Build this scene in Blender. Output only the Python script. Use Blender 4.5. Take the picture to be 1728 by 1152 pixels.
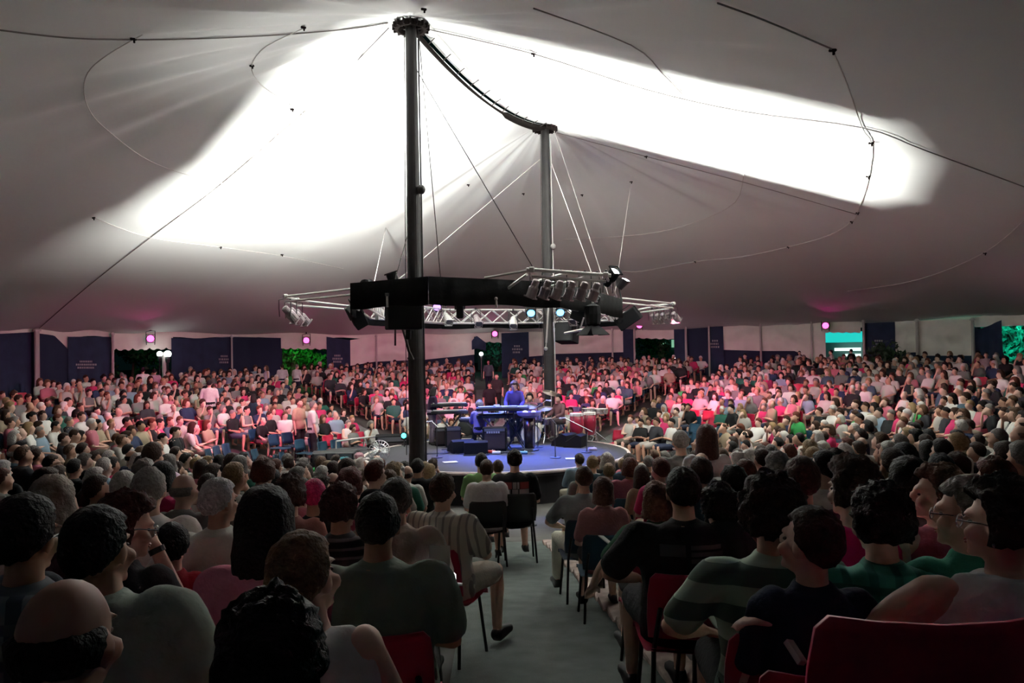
import bpy, bmesh, math, random
import numpy as np
from mathutils import Vector, Matrix, Euler, noise

for o in list(bpy.data.objects):
    bpy.data.objects.remove(o)
SC = bpy.context.scene
COL = SC.collection
R = math.radians
rnd = random.Random(7)
V = Vector

# ------------------------------------------------------------------ camera
CAMZ = 3.3
FPX = 1300.0
PITCH, ROLL = R(0.84), R(-0.95)
CAM_ROT = Matrix.Rotation(math.pi/2 + PITCH, 3, 'X') @ Matrix.Rotation(ROLL, 3, 'Z')
camd = bpy.data.cameras.new('camera')
camd.sensor_width = 36.0
camd.lens = FPX*36/1728
camd.clip_start = 0.05
camd.clip_end = 300
cam = bpy.data.objects.new('camera', camd)
COL.objects.link(cam)
cam.matrix_world = Matrix.Translation((0, 0, CAMZ)) @ CAM_ROT.to_4x4()
SC.camera = cam

# ------------------------------------------------------------------ world, exposure
w = bpy.data.worlds.new('night'); SC.world = w
w.use_nodes = True
bg = w.node_tree.nodes['Background']
bg.inputs[0].default_value = (0.10, 0.35, 0.36, 1)
bg.inputs[1].default_value = 0.010
SC.view_settings.view_transform = 'Standard'
SC.view_settings.look = 'None'
SC.view_settings.gamma = 1
SC.view_settings.use_curve_mapping = False
SC.view_settings.exposure = 0.0
SC.cycles.use_denoising = True
SC.cycles.max_bounces = 10
SC.cycles.diffuse_bounces = 8
SC.cycles.sample_clamp_indirect = 40.0

ADDED_WASH = []
# light levels
CANOPY_WATT = (8400, 8200)
PINK = (1.0, 0.07, 0.40)
STAGE_BLUE = (0.06, 0.14, 1.0)

# ------------------------------------------------------------------ picture -> place helpers
def ray(px, py):
    d = CAM_ROT @ V(((px-864)/FPX, (576-py)/FPX, -1.0))
    return d / d.y            # unit depth
def at(px, py, Y):
    return V((0, 0, CAMZ)) + ray(px, py)*Y

CEN = V((-0.45, 20.0))        # middle of the round stage
POLE_A = V((-2.03, 16.2)); POLE_B = V((1.13, 23.8))
AX = (POLE_B-POLE_A); SEG = AX.length; AX = AX.normalized(); PX = V((AX.y, -AX.x))   # along / across (towards the congas)
TW = 18.4                     # wall distance from the pole line
ZE = 4.38                     # eave height

def zprof(r):
    d = 20-r
    return max(0.0, 3.3-(1.54+.088*d+.0027*d*d)) if r < 26 else 2.19
def ground(x, y):
    return zprof(math.hypot(x-CEN.x, y-CEN.y))
def tw(x, y):
    p = V((x, y))-POLE_A
    s = min(max(p.dot(AX), 0), SEG)
    return (p-AX*s).length, s/SEG
PT = [0, .25, .6, 1.5, 2.6, 3.7, 6.3, 8.9, 9.6, 12, 15, 18.4]
PZ = [10.37, 10.34, 10.23, 9.91, 9.50, 9.09, 8.13, 7.18, 6.95, 6.22, 5.33, 4.38]
def canopy_z(x, y):
    t, s = tw(x, y)
    z = float(np.interp(t, PT, PZ))
    z -= 1.9*s*(1-s)*math.exp(-t/3.5)
    if s <= 0 or s >= 1:      # rounded ends: gores sag between the ribs, fine folds fan out from the peak
        v = V((x, y))-(POLE_A if s <= 0 else POLE_B)
        th = math.atan2(-v.dot(AX), -v.dot(PX)) if s <= 0 else math.atan2(v.dot(AX), v.dot(PX))
        edge = min(1, max(0, math.sin(th))*4)
        amp = .07*math.exp(-((t-5)/4.5)**2)*min(1, t/2)*edge
        z += amp*(.6*math.sin(th*22+1.3)+.4*math.sin(th*37+.4*t))
        z += .10*min(1, t/9)*(abs(math.sin(th*4))-.6)*(1 if t < 17 else .3)
    return z
def hit_canopy(px, py):
    d = ray(px, py); k = 1.0
    while k < 45:
        p = V((0, 0, CAMZ))+d*k
        if p.z > canopy_z(p.x, p.y): return p
        k += .03
    return p
def hit_wall(px, py=575, T=TW):
    d = ray(px, py); lo, hi = 5.0, 60.0
    for _ in range(40):
        m = (lo+hi)/2
        if tw(d.x*m, m)[0] < T: lo = m
        else: hi = m
    return V((0, 0, CAMZ))+d*lo

# ------------------------------------------------------------------ materials
MATS = {}
def mat(name, col=(.5, .5, .5), rough=.7, metal=0, emit=None, estr=0, bump=0, bscale=60, var=0, vscale=8, objcol=False, attr=None, spec=None, twosided=None):
    if name in MATS: return MATS[name]
    m = bpy.data.materials.new(name); m.use_nodes = True
    nt = m.node_tree; b = nt.nodes['Principled BSDF']
    b.inputs['Base Color'].default_value = (*col, 1)
    b.inputs['Roughness'].default_value = rough
    b.inputs['Metallic'].default_value = metal
    if spec is not None: b.inputs['Specular IOR Level'].default_value = spec
    src = None
    if objcol:
        src = nt.nodes.new('ShaderNodeObjectInfo').outputs['Color']
    if attr:
        a = nt.nodes.new('ShaderNodeAttribute'); a.attribute_name = attr; src = a.outputs['Color']
    tc = nt.nodes.new('ShaderNodeTexCoord')
    if var:
        n = nt.nodes.new('ShaderNodeTexNoise'); n.inputs['Scale'].default_value = vscale; n.inputs['Detail'].default_value = 4
        nt.links.new(tc.outputs['Object'], n.inputs['Vector'])
        mx = nt.nodes.new('ShaderNodeMix'); mx.data_type = 'RGBA'; mx.blend_type = 'MULTIPLY'
        mx.inputs[0].default_value = 1
        mr = nt.nodes.new('ShaderNodeMapRange'); mr.inputs['From Min'].default_value = .3; mr.inputs['From Max'].default_value = .7
        mr.inputs['To Min'].default_value = 1-var; mr.inputs['To Max'].default_value = 1+var*.3
        nt.links.new(n.outputs['Fac'], mr.inputs['Value'])
        if src: nt.links.new(src, mx.inputs[6])
        else: mx.inputs[6].default_value = (*col, 1)
        nt.links.new(mr.outputs[0], mx.inputs[7])
        src = mx.outputs[2]
    if src: nt.links.new(src, b.inputs['Base Color'])
    if bump:
        n = nt.nodes.new('ShaderNodeTexNoise'); n.inputs['Scale'].default_value = bscale; n.inputs['Detail'].default_value = 3
        nt.links.new(tc.outputs['Object'], n.inputs['Vector'])
        bp = nt.nodes.new('ShaderNodeBump'); bp.inputs['Strength'].default_value = bump; bp.inputs['Distance'].default_value = .02
        nt.links.new(n.outputs['Fac'], bp.inputs['Height']); nt.links.new(bp.outputs[0], b.inputs['Normal'])
    if emit:
        b.inputs['Emission Color'].default_value = (*emit, 1); b.inputs['Emission Strength'].default_value = estr
    MATS[name] = m
    return m

def stripes(name, c1, c2, axis, freq, duty=.5, c3=None):
    if name in MATS: return MATS[name]
    m = bpy.data.materials.new(name); m.use_nodes = True
    nt = m.node_tree; b = nt.nodes['Principled BSDF']; b.inputs['Roughness'].default_value = .85
    tc = nt.nodes.new('ShaderNodeTexCoord'); sp = nt.nodes.new('ShaderNodeSeparateXYZ')
    nt.links.new(tc.outputs['Object'], sp.inputs[0])
    def band(ax, f, du):
        a = nt.nodes.new('ShaderNodeMath'); a.operation = 'MULTIPLY'; a.inputs[1].default_value = f
        nt.links.new(sp.outputs[ax], a.inputs[0])
        fr = nt.nodes.new('ShaderNodeMath'); fr.operation = 'FRACT'; nt.links.new(a.outputs[0], fr.inputs[0])
        g = nt.nodes.new('ShaderNodeMath'); g.operation = 'LESS_THAN'; g.inputs[1].default_value = du
        nt.links.new(fr.outputs[0], g.inputs[0]); return g.outputs[0]
    mx = nt.nodes.new('ShaderNodeMix'); mx.data_type = 'RGBA'
    nt.links.new(band(axis, freq, duty), mx.inputs[0])
    mx.inputs[6].default_value = (*c1, 1); mx.inputs[7].default_value = (*c2, 1)
    out = mx.outputs[2]
    if c3:
        m2 = nt.nodes.new('ShaderNodeMix'); m2.data_type = 'RGBA'
        nt.links.new(band('X' if axis == 'Z' else 'Z', freq*.9, .3), m2.inputs[0])
        nt.links.new(out, m2.inputs[6]); m2.inputs[7].default_value = (*c3, 1); out = m2.outputs[2]
    nt.links.new(out, b.inputs['Base Color'])
    MATS[name] = m
    return m

SKIN = mat('skin', objcol=True, rough=.55, var=.08, vscale=30)
CLOTH = mat('cloth', objcol=True, rough=.9, bump=.25, bscale=45, var=.12, vscale=14, spec=.2)
PANTS = CLOTH
HAIR = mat('hair', objcol=True, rough=.6, bump=.8, bscale=70, var=.35, vscale=40, spec=.3)
SHOE = mat('shoe_leather', objcol=True, rough=.6)
M_EYE = mat('eye', (.10, .07, .06), .3)
M_LIP = mat('lips', (.35, .12, .10), .5)
M_BLACK = mat('black_drape', (.012, .012, .012), .95, bump=.3, bscale=12, spec=.1)
M_BLACKM = mat('black_metal', (.02, .02, .022), .45)
M_ALU = mat('aluminium', (.55, .53, .51), .5, .3)
M_STEEL = mat('pole_steel', (.030, .026, .026), .55, .2, var=.25, vscale=3)
M_CHROME = mat('chrome', (.75, .75, .78), .2, .9)
M_CANVAS = mat('white_canvas', (.78, .76, .68), .9, bump=.15, bscale=8, var=.08, vscale=2)
M_NAVY = mat('navy_canvas', (.020, .032, .075), .9, bump=.2, bscale=8, var=.2, vscale=3)
M_NAVY2 = mat('navy_canvas_low', (.012, .02, .05), .9, bump=.2, bscale=8)
M_SEAM = mat('seam_tape', (.66, .63, .60), .9)
M_ROPE = mat('dark_rope', (.05, .042, .04), .9)
M_CLIP = mat('clip', (.015, .01, .01), .8, spec=.1)
M_REDCHAIR = mat('red_plastic', (.42, .012, .05), .42, var=.1, vscale=5)
M_BLUECHAIR = mat('blue_plastic', (.012, .05, .085), .45)
M_PLASTIC = mat('dark_plastic', (.015, .015, .016), .5)

# ------------------------------------------------------------------ object helpers
def link(o):
    COL.objects.link(o); return o
def attach(o, parent):
    if parent is None: return
    o.parent = parent
    if parent.type == 'EMPTY' and parent.parent is None and not any(parent.rotation_euler):
        o.matrix_parent_inverse = Matrix.Translation(-parent.location)
def tag(o, label=None, cat=None, group=None, kind=None):
    if label: o['label'] = label
    if cat: o['category'] = cat
    if group: o['group'] = group
    if kind: o['kind'] = kind
    return o
def thing(name, loc, label, cat, group=None):
    o = bpy.data.objects.new(name, None); o.empty_display_size = .1
    o.location = loc
    return tag(link(o), label, cat, group)
def mesh_from(name, verts, faces, m=None, smooth=False):
    me = bpy.data.meshes.new(name); me.from_pydata([tuple(v) for v in verts], [], faces)
    if m: me.materials.append(m)
    if smooth: me.shade_smooth()
    me.update()
    return me
def obj(name, bm, m=None, parent=None, smooth=False, normals=True):
    if isinstance(bm, bpy.types.Mesh): me = bm
    else:
        if normals: bmesh.ops.recalc_face_normals(bm, faces=bm.faces)
        me = bpy.data.meshes.new(name); bm.to_mesh(me); bm.free()
        if m: me.materials.append(m)
        if smooth: me.shade_smooth()
    o = link(bpy.data.objects.new(name, me))
    attach(o, parent)
    return o
def frame_of(d):
    d = d.normalized()
    a = V((0, 0, 1)) if abs(d.z) < .9 else V((0, 1, 0))
    u = a.cross(d).normalized(); return u, d.cross(u)
def bm_box(bm, c, s, rot=None, bevel=0):
    mt = Matrix.Translation(c) @ ((rot.to_4x4() if rot else Matrix.Identity(4)) @ Matrix.Diagonal((*s, 1)))
    r = bmesh.ops.create_cube(bm, size=1, matrix=mt)
    if bevel:
        es = list({e for v in r['verts'] for e in v.link_edges})
        bmesh.ops.bevel(bm, geom=es, offset=bevel, segments=1, affect='EDGES')
def bm_rings(bm, rings, cap=True):
    """rings: lists of Vectors, equal length"""
    n = len(rings[0]); vs = [[bm.verts.new(p) for p in r] for r in rings]
    for a, b in zip(vs[:-1], vs[1:]):
        for i in range(n):
            bm.faces.new((a[i], a[(i+1) % n], b[(i+1) % n], b[i]))
    if cap:
        bm.faces.new(vs[0][::-1]); bm.faces.new(vs[-1])
def ring(c, u, v, ru, rv, n=10):
    return [c+u*(ru*math.cos(2*math.pi*i/n))+v*(rv*math.sin(2*math.pi*i/n)) for i in range(n)]
def bm_tube(bm, pts, r, n=6):
    pts = [V(p) for p in pts]
    rs = r if isinstance(r, (list, tuple)) else [r]*len(pts)
    out = []
    ref = None
    for i, p in enumerate(pts):
        d = (pts[min(i+1, len(pts)-1)]-pts[max(i-1, 0)]).normalized()
        if ref is None: ref, _ = frame_of(d)
        u = (ref-d*ref.dot(d)).normalized(); ref = u
        out.append(ring(p, u, d.cross(u), rs[i], rs[i], n))
    bm_rings(bm, out)
def bm_lathe(bm, c, prof, n=16, axis=V((0, 0, 1))):
    """prof: (radius, height)"""
    u, v = frame_of(axis)
    if axis.z > .99: u, v = V((1, 0, 0)), V((0, 1, 0))
    bm_rings(bm, [ring(V(c)+axis*h, u, v, max(r, .001), max(r, .001), n) for r, h in prof])
def bm_ball(bm, c, r, seg=10, rings_=8):
    s = r if isinstance(r, (tuple, list)) else (r, r, r)
    bmesh.ops.create_uvsphere(bm, u_segments=seg, v_segments=rings_, radius=1, matrix=Matrix.Translation(c) @ Matrix.Diagonal((*s, 1)))
UNIT = {}
def rod(name, a, b, r, m, parent=None, n=6):
    a, b = V(a), V(b)
    k = (m.name, n)
    if k not in UNIT:
        bm = bmesh.new(); bm_lathe(bm, (0, 0, 0), [(1, 0), (1, 1)], n)
        bmesh.ops.recalc_face_normals(bm, faces=bm.faces)
        me = bpy.data.meshes.new('rod'); bm.to_mesh(me); bm.free(); me.materials.append(m); UNIT[k] = me
    o = link(bpy.data.objects.new(name, UNIT[k]))
    attach(o, parent)
    d = b-a; L = d.length; u, v = frame_of(d); d = d.normalized()
    mt = Matrix((( u.x*r, v.x*r, d.x*L, a.x), (u.y*r, v.y*r, d.y*L, a.y), (u.z*r, v.z*r, d.z*L, a.z), (0, 0, 0, 1)))
    o.matrix_basis = mt
    return o
def light(name, kind, loc, energy, color=(1, 1, 1), target=None, radius=.05, size=R(40), blend=.4):
    l = bpy.data.lights.new(name, kind); l.energy = energy; l.color = color
    l.shadow_soft_size = radius
    if kind == 'SPOT': l.spot_size = size; l.spot_blend = blend
    o = link(bpy.data.objects.new(name, l)); o.location = loc
    if target is not None:
        o.rotation_euler = (V(target)-V(loc)).to_track_quat('-Z', 'Y').to_euler()
    return o

exec_parts = []
# ------------------------------------------------------------------ ground
M_FLOOR = mat('floor_concrete', (.085, .08, .072), .85, bump=.3, bscale=6, var=.35, vscale=1.2)
M_CARPET = mat('aisle_carpet', (.20, .23, .215), .95, bump=.5, bscale=120, var=.2, vscale=5, spec=.1)
bm = bmesh.new()
rs = [0.02, 2, 4, 5, 5.6, 6, 6.5, 7]+[7.5+.75*i for i in range(25)]+[26, 28, 34, 45, 70]
NS = 96
vs = [[bm.verts.new((CEN.x+r*math.cos(2*math.pi*i/NS), CEN.y+r*math.sin(2*math.pi*i/NS), zprof(r))) for i in range(NS)] for r in rs]
for a, b in zip(vs[:-1], vs[1:]):
    for i in range(NS): bm.faces.new((a[i], a[(i+1) % NS], b[(i+1) % NS], b[i]))
bm.faces.new(vs[0])
tag(obj('floor', bm, M_FLOOR, smooth=True), kind='structure')

# aisles: (angle in degrees about the stage, inner r, outer r); the camera's own aisle first
AISLES = [-87.3, -44, 14, 58, 92, 124, 166, 214]
def aisle_half(r):  # half width
    return .56+.016*max(0, r-7.5)
for k, a in enumerate(AISLES):
    ca, sa = math.cos(R(a)), math.sin(R(a))
    bm = bmesh.new(); prev = None
    r0 = 7.6 if k == 0 else 6
    rr = np.arange(r0, 21.6 if k == 0 else 18, .5)
    for r in rr:
        h = aisle_half(r)
        row = []
        for s in (-1, -.5, 0, .5, 1):
            x = CEN.x+ca*r-sa*h*s; y = CEN.y+sa*r+ca*h*s
            row.append(bm.verts.new((x, y, ground(x, y)+.012)))
        if prev:
            for i in range(4): bm.faces.new((prev[i], row[i], row[i+1], prev[i+1]))
        prev = row
    tag(obj('floor_carpet', bm, M_CARPET, smooth=True), kind='structure')
# pale stone edging slabs along the camera aisle
M_SLAB = mat('edge_slab', (.52, .40, .34), .8, bump=.3, bscale=20, var=.45, vscale=9)
slab_root = thing('aisle_edging', (0.6, 12, ground(.6, 12)), 'row of pale worn edging slabs along the carpeted aisle', 'edging')
ca, sa = math.cos(R(AISLES[0])), math.sin(R(AISLES[0]))
for i in range(22):
    r = 8.2+i*.42; h = aisle_half(r)+.05
    x = CEN.x+ca*r-sa*h; y = CEN.y+sa*r+ca*h
    bm = bmesh.new(); bm_box(bm, (0, 0, 0), (.24+.05*rnd.random(), .37, .05), bevel=.01)
    o = obj('slab', bm, M_SLAB, slab_root)
    o.matrix_basis = Matrix.Translation((x, y, ground(x, y)+.018+.01*rnd.random())) @ Matrix.Rotation(R(AISLES[0]+90)+rnd.uniform(-.05, .05), 4, 'Z')

# ------------------------------------------------------------------ canopy
def stad_cols():
    cols = []
    for i in range(28): cols.append(('r', i/28))
    for i in range(80): cols.append(('b', i/80))
    for i in range(28): cols.append(('l', i/28))
    for i in range(128): cols.append(('a', i/128))
    return cols
def stad(c, t):
    k, f = c
    if k == 'r': p = POLE_A+AX*SEG*f+PX*t
    elif k == 'l': p = POLE_B-AX*SEG*f-PX*t
    elif k == 'b':
        th = math.pi*f; p = POLE_B+(PX*math.cos(th)+AX*math.sin(th))*t
    else:
        th = math.pi*f; p = POLE_A+(-PX*math.cos(th)-AX*math.sin(th))*t
    return p
cols = stad_cols()
ts = [.05, .28, .45, .7, 1, 1.4, 1.9, 2.5, 3.1, 3.7, 4.3, 5, 5.7, 6.3, 7, 7.7, 8.3, 8.75, 8.95, 9.2, 9.6, 10.2, 11, 12, 13, 14, 15, 16, 17, 17.8, TW, TW+.25]
bm = bmesh.new(); grid = []
for j, t in enumerate(ts):
    row = []
    for i, c in enumerate(cols):
        p = stad(c, t); z = canopy_z(p.x, p.y)
        if t > TW-.1: z += .06*math.cos(i*math.pi/4)
        row.append(bm.verts.new((p.x, p.y, z)))
    grid.append(row)
n = len(cols)
for a, b in zip(grid[:-1], grid[1:]):
    for i in range(n): bm.faces.new((a[i], b[i], b[(i+1) % n], a[(i+1) % n]))
M_CANOPY = mat('canopy_canvas', (.755, .76, .74), .95, bump=.12, bscale=3, spec=.1)
ceiling = tag(obj('ceiling', bm, M_CANOPY, smooth=True), kind='structure')

def seam(pts, r=.018, name='seam', m=M_SEAM, drop=.035):
    out = []
    for a, b in zip(pts[:-1], pts[1:]):
        k = max(2, int(math.hypot(a[0]-b[0], a[1]-b[1])/25))
        for i in range(k): out.append((a[0]+(b[0]-a[0])*i/k, a[1]+(b[1]-a[1])*i/k))
    out.append(pts[-1])
    P3 = [hit_canopy(*q)-V((0, 0, drop)) for q in out]
    bm = bmesh.new(); bm_tube(bm, P3, r, 5)
    return obj(name, bm, m, ceiling, smooth=True)
def smooth_pts(p, n=4):
    o = []
    for i in range(len(p)-1):
        p0, p1, p2, p3 = p[max(i-1, 0)], p[i], p[i+1], p[min(i+2, len(p)-1)]
        for k in range(n):
            t = k/n
            o.append(tuple(.5*((2*p1[c])+(-p0[c]+p2[c])*t+(2*p0[c]-5*p1[c]+4*p2[c]-p3[c])*t*t+(-p0[c]+3*p1[c]-3*p2[c]+p3[c])*t**3) for c in (0, 1)))
    return o+[p[-1]]
for p in ([(240, 55), (180, 90), (148, 120), (142, 155), (155, 190), (185, 220), (240, 262), (300, 288), (375, 307)],
          [(512, 45), (450, 75), (425, 108), (440, 140), (475, 165), (512, 190)],
          [(158, 365), (250, 398), (372, 415), (476, 430), (580, 452)],
          [(1405, 80), (1430, 140), (1455, 212), (1470, 238), (1465, 295), (1447, 357), (1437, 372), (1400, 395), (1330, 415), (1250, 432), (1173, 440), (1085, 456), (1050, 456)],
          [(1255, 292), (1240, 340), (1172, 374), (1085, 394), (949, 403)],
          [(1728, 370), (1660, 425), (1550, 470), (1430, 490)]):
    seam(smooth_pts(p), .011)
for p in ([(900, 10), (1065, 73), (1119, 122), (1153, 158)],
          [(1211, 0), (1289, 29), (1403, 78)],
          [(715, 45), (900, 88), (1090, 148), (1255, 185), (1455, 212), (1560, 250), (1728, 312)],
          [(940, 222), (1090, 262), (1257, 306), (1447, 360)]):
    seam(smooth_pts(p), .012, 'seam', mat('seam_dark', (.30, .27, .26), .9))
for p in ([(0, 47), (110, 60), (225, 64), (350, 62), (490, 55), (600, 45), (655, 36)],
          [(515, 185), (375, 307), (255, 398), (150, 480), (62, 556)]):
    seam(smooth_pts(p), .012, 'rib_rope', mat('rib_rope', (.16, .14, .13), .9), .03)
bmc = bmesh.new(); bm_box(bmc, (0, 0, -.03), (.16, .07, .06), bevel=.015); bm_box(bmc, (.02, 0, -.08), (.05, .05, .10), bevel=.01)
clip_me = bpy.data.meshes.new('clip'); bmc.to_mesh(clip_me); bmc.free(); clip_me.materials.append(M_CLIP)
for q in ((225, 62), (512, 43), (425, 108), (493, 182), (158, 365), (372, 415), (476, 428), (900, 88), (790, 310), (883, 325), (1065, 305), (982, 327), (1090, 262),
          (1405, 80), (1470, 238), (1465, 295), (1447, 357), (1437, 372), (1330, 415), (1173, 440), (1662, 425), (715, 12)):
    p = hit_canopy(*q)
    o = obj('clip', clip_me, None, ceiling); o.location = p-V((0, 0, .02)); s = .62
    o.scale = (s, s, s); o.rotation_euler = (0, 0, rnd.uniform(-.5, .5))

# ------------------------------------------------------------------ canopy wash lights (hooded floods on the truss)
def side_pt(side, s, t):
    p = POLE_A+AX*SEG*s+PX*t*side
    return V((p.x, p.y, canopy_z(p.x, p.y)))
def flood(S, side, corners, watt, label, soft):
    root = thing('canopy_flood', S-V((0, 0, .3)), label, 'floodlight')
    S = V(S); dirs = []
    for (s0, t0), (s1, t1) in zip(corners, corners[1:]+corners[:1]):
        for k in range(6):
            f = k/6; dirs.append((side_pt(side, s0+(s1-s0)*f, t0+(t1-t0)*f)-S).normalized())
    mean = sum(dirs, V()).normalized()
    rim = [S+d*.24 for d in dirs]
    back = [S-mean*.10+(d-mean*d.dot(mean)).normalized()*.09 for d in dirs]
    bm = bmesh.new(); bm_rings(bm, [rim, back], cap=False)
    bm.faces.new([bm.verts.new(p) for p in back])
    bmesh.ops.remove_doubles(bm, verts=bm.verts, dist=1e-4)
    obj('hood', bm, M_BLACKM, root)
    bm = bmesh.new(); bm_lathe(bm, S-mean*.085, [(.0, 0), (.07, .0), (.07, .01), (0, .012)], 14, mean)
    obj('lens', bm, mat('white_lens', (1, 1, 1), .3, emit=(1, 1, .97), estr=6), root)
    rod('yoke', S-mean*.1, S-V((0, 0, .35)), .02, M_BLACKM, root)
    light('flood_lamp', 'POINT', S, watt, (.98, 1.0, .95), radius=soft)
FLOOD_L = V((-3.55, 19.0, 4.95)); FLOOD_R = V((2.75, 19.2, 4.95))
flood(FLOOD_R, 1, [(-.01, .3), (1.04, .3), (1.0, 9.0), (.80, 9.7), (.32, 9.6), (.06, 8.9)], CANOPY_WATT[1], 'hooded floodlight on the truss washing the canvas above the conga drums', .014)
flood(FLOOD_L, -1, [(-.10, .25), (1.0, .25), (1.42, 8.2), (1.25, 10.6), (.13, 10.4), (.11, 6), (-.05, 2.6)], CANOPY_WATT[0], 'hooded floodlight hidden by the black drape washing the canvas above the fan', .04)

# added wash lamps, kept out of sight on the truss, brightening the canopy's ends
for (S_, T_, W_, sz_, lab_) in (((-2.3, 15.45, 4.60), (-3.7, 14.8, 9.2), 430, 84, 'added black par can on the truss tilted up at the folded canvas, fan side'), ((.75, 16.4, 4.60), (6.0, 8.0, 8.0), 8, 120, 'added black par can on the truss tilted up behind the six grey par cans'), ((1.6, 24.2, 4.60), (4.0, 31.0, 7.5), 130, 120, 'added black par can on the far truss tilted up beyond the farther pole')):
    ADDED_WASH.append((V(S_), V(T_), W_, sz_, lab_))
    light('added_wash_lamp', 'SPOT', V(S_)+(V(T_)-V(S_)).normalized()*.40, W_, (.98, 1.0, .95), T_, .06, R(sz_), .95)
# ------------------------------------------------------------------ king poles
def king_pole(P, ztop, rb, rt, label, ball_z, drum):
    z0 = ground(P.x, P.y)
    root = thing('king_pole', (P.x, P.y, z0), label, 'tent pole')
    bm = bmesh.new(); bm_lathe(bm, (P.x, P.y, 0), [(rb*1.05, z0), (rb*1.05, z0+1.2), (rb, z0+1.25), (rb, z0+3.2), (rb*.98, z0+3.25), ((rb+rt)*.52, 6.6), ((rb+rt)*.5, 6.65), (rt, ztop)], 18)
    obj('pole_shaft', bm, M_STEEL, root, smooth=False)
    bm = bmesh.new(); bm_lathe(bm, (P.x, P.y, z0), [(rb*2, 0), (rb*2, .04), (rb*1.2, .06), (rb*1.2, .14)], 16)
    obj('base_plate', bm, M_BLACKM, root)
    bm = bmesh.new()   # bale ring: torus with spokes
    rr = .30
    for i in range(20):
        a0, a1 = 2*math.pi*i/20, 2*math.pi*(i+1)/20
        bm_tube(bm, [(P.x+rr*math.cos(a0), P.y+rr*math.sin(a0), ztop-.15), (P.x+rr*math.cos(a1), P.y+rr*math.sin(a1), ztop-.15)], .06, 6)
    for i in range(6):
        a0 = 2*math.pi*i/6; bm_tube(bm, [(P.x, P.y, ztop-.15), (P.x+rr*math.cos(a0), P.y+rr*math.sin(a0), ztop-.15)], .03, 5)
    bm_lathe(bm, (P.x, P.y, ztop-.12), [(rt*1.5, 0), (rt*1.5, .3), (rt*.6, .34)], 14)
    obj('bale_ring', bm, mat('bale_ring', (.012, .008, .007), .9, spec=.1), root)
    bm = bmesh.new()
    for i in range(16):
        a0 = 2*math.pi*i/16+.1
        bm_box(bm, (P.x+.36*math.cos(a0), P.y+.36*math.sin(a0), ztop-.14), (.07, .03, .12), Matrix.Rotation(a0, 3, 'Z'))
    tag(obj('lacing_hooks', bm, M_CLIP, root), kind='stuff')
    side = P+V((rb*.75, 0))
    bm = bmesh.new(); bm_ball(bm, (side.x+.06, side.y-.1, ball_z), (.085, .085, .10), 12, 8)
    bm_box(bm, (side.x, side.y-.04, ball_z), (.1, .08, .05))
    obj('junction_ball', bm, mat('dull_metal', (.25, .23, .22), .5) if not drum else mat('dark_dull', (.06, .05, .05), .5), root, smooth=True)
    rod('conduit', (P.x+rb+.03, P.y-.02, z0+.2), (P.x+rt+.04, P.y-.02, ztop-.4), .018, M_ALU if not drum else M_STEEL, root)
    rod('halyard', (P.x-rb-.05, P.y-.05, z0+1.2), (P.x-rt-.02, P.y-.05, ztop-.3), .008, M_ROPE, root)
    for k in range(3):
        bm = bmesh.new(); zz = z0+1.0+k*1.1
        bm_lathe(bm, (P.x, P.y, zz), [(rb*1.08, 0), (rb*1.08, .04)], 18)
        obj('collar', bm, M_BLACKM, root)
    return root
KA = king_pole(POLE_A, 10.35, .165, .115, 'tall dark steel tent pole in front of the stage, the nearer of two', 6.75, True)
KB = king_pole(POLE_B, 10.35, .165, .125, 'tall dark steel tent pole behind the stage, the farther of two', 6.55, False)
# ridge between the poles
ridge = thing('ridge_cable', (CEN.x, CEN.y, canopy_z(CEN.x, CEN.y)-.1), 'dark sagging ridge cable laced to the canvas between the two tall poles', 'cable')
bm = bmesh.new(); pts = []; rr = []
for i in range(33):
    s = i/32; p = POLE_A+AX*SEG*s
    pts.append((p.x, p.y, 10.30-1.9*s*(1-s)-.07)); rr.append(.028+.03*abs(2*s-1)+(.05 if .62 < s < .95 else 0))
bm_tube(bm, pts, rr, 6); obj('cable', bm, mat('ridge_webbing', (.012, .009, .008), .9, spec=.1), ridge, smooth=True)
for i in range(1, 12):
    s = i/12; p = POLE_A+AX*SEG*s; q = p+PX*(.22+.12*rnd.random())
    rod('lacing', (p.x, p.y, 10.22-1.9*s*(1-s)), (q.x, q.y, canopy_z(q.x, q.y)+.02), .012, M_ROPE, ridge, 5)

# ------------------------------------------------------------------ stage
STG_R, STG_Z = 3.42, 0.72
M_STAGE = mat('stage_carpet', (.048, .046, .052), .8, bump=.3, bscale=90, var=.15, vscale=3)
st = thing('round_stage', (CEN.x, CEN.y, 0), 'low round stage with grey deck and pale rim in the middle of the tent', 'stage')
bm = bmesh.new(); bm_lathe(bm, (CEN.x, CEN.y, 0), [(STG_R-.05, STG_Z-.12), (STG_R-.05, STG_Z), (STG_R-.30, STG_Z+.005)], 72); obj('deck', bm, M_STAGE, st)
bm = bmesh.new(); bm_lathe(bm, (CEN.x, CEN.y, 0), [(STG_R-.10, 0), (STG_R-.10, STG_Z-.1)], 72); obj('skirt', bm, mat('skirt', (.02, .02, .022), .8), st)
bm = bmesh.new()
rings_ = []
for i in range(72):
    a = 2*math.pi*i/72; c_, s_ = math.cos(a), math.sin(a)
    rings_.append([V((CEN.x+r*c_, CEN.y+r*s_, z)) for r, z in ((STG_R-.07, STG_Z-.02), (STG_R, STG_Z-.05), (STG_R+.02, STG_Z-.01), (STG_R, STG_Z+.022), (STG_R-.07, STG_Z+.022))])
rings_.append(rings_[0]); bm_rings(bm, rings_, cap=False); bmesh.ops.remove_doubles(bm, verts=bm.verts, dist=1e-4)
obj('rim', bm, mat('stage_rim', (.55, .48, .44), .5), st)

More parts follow.
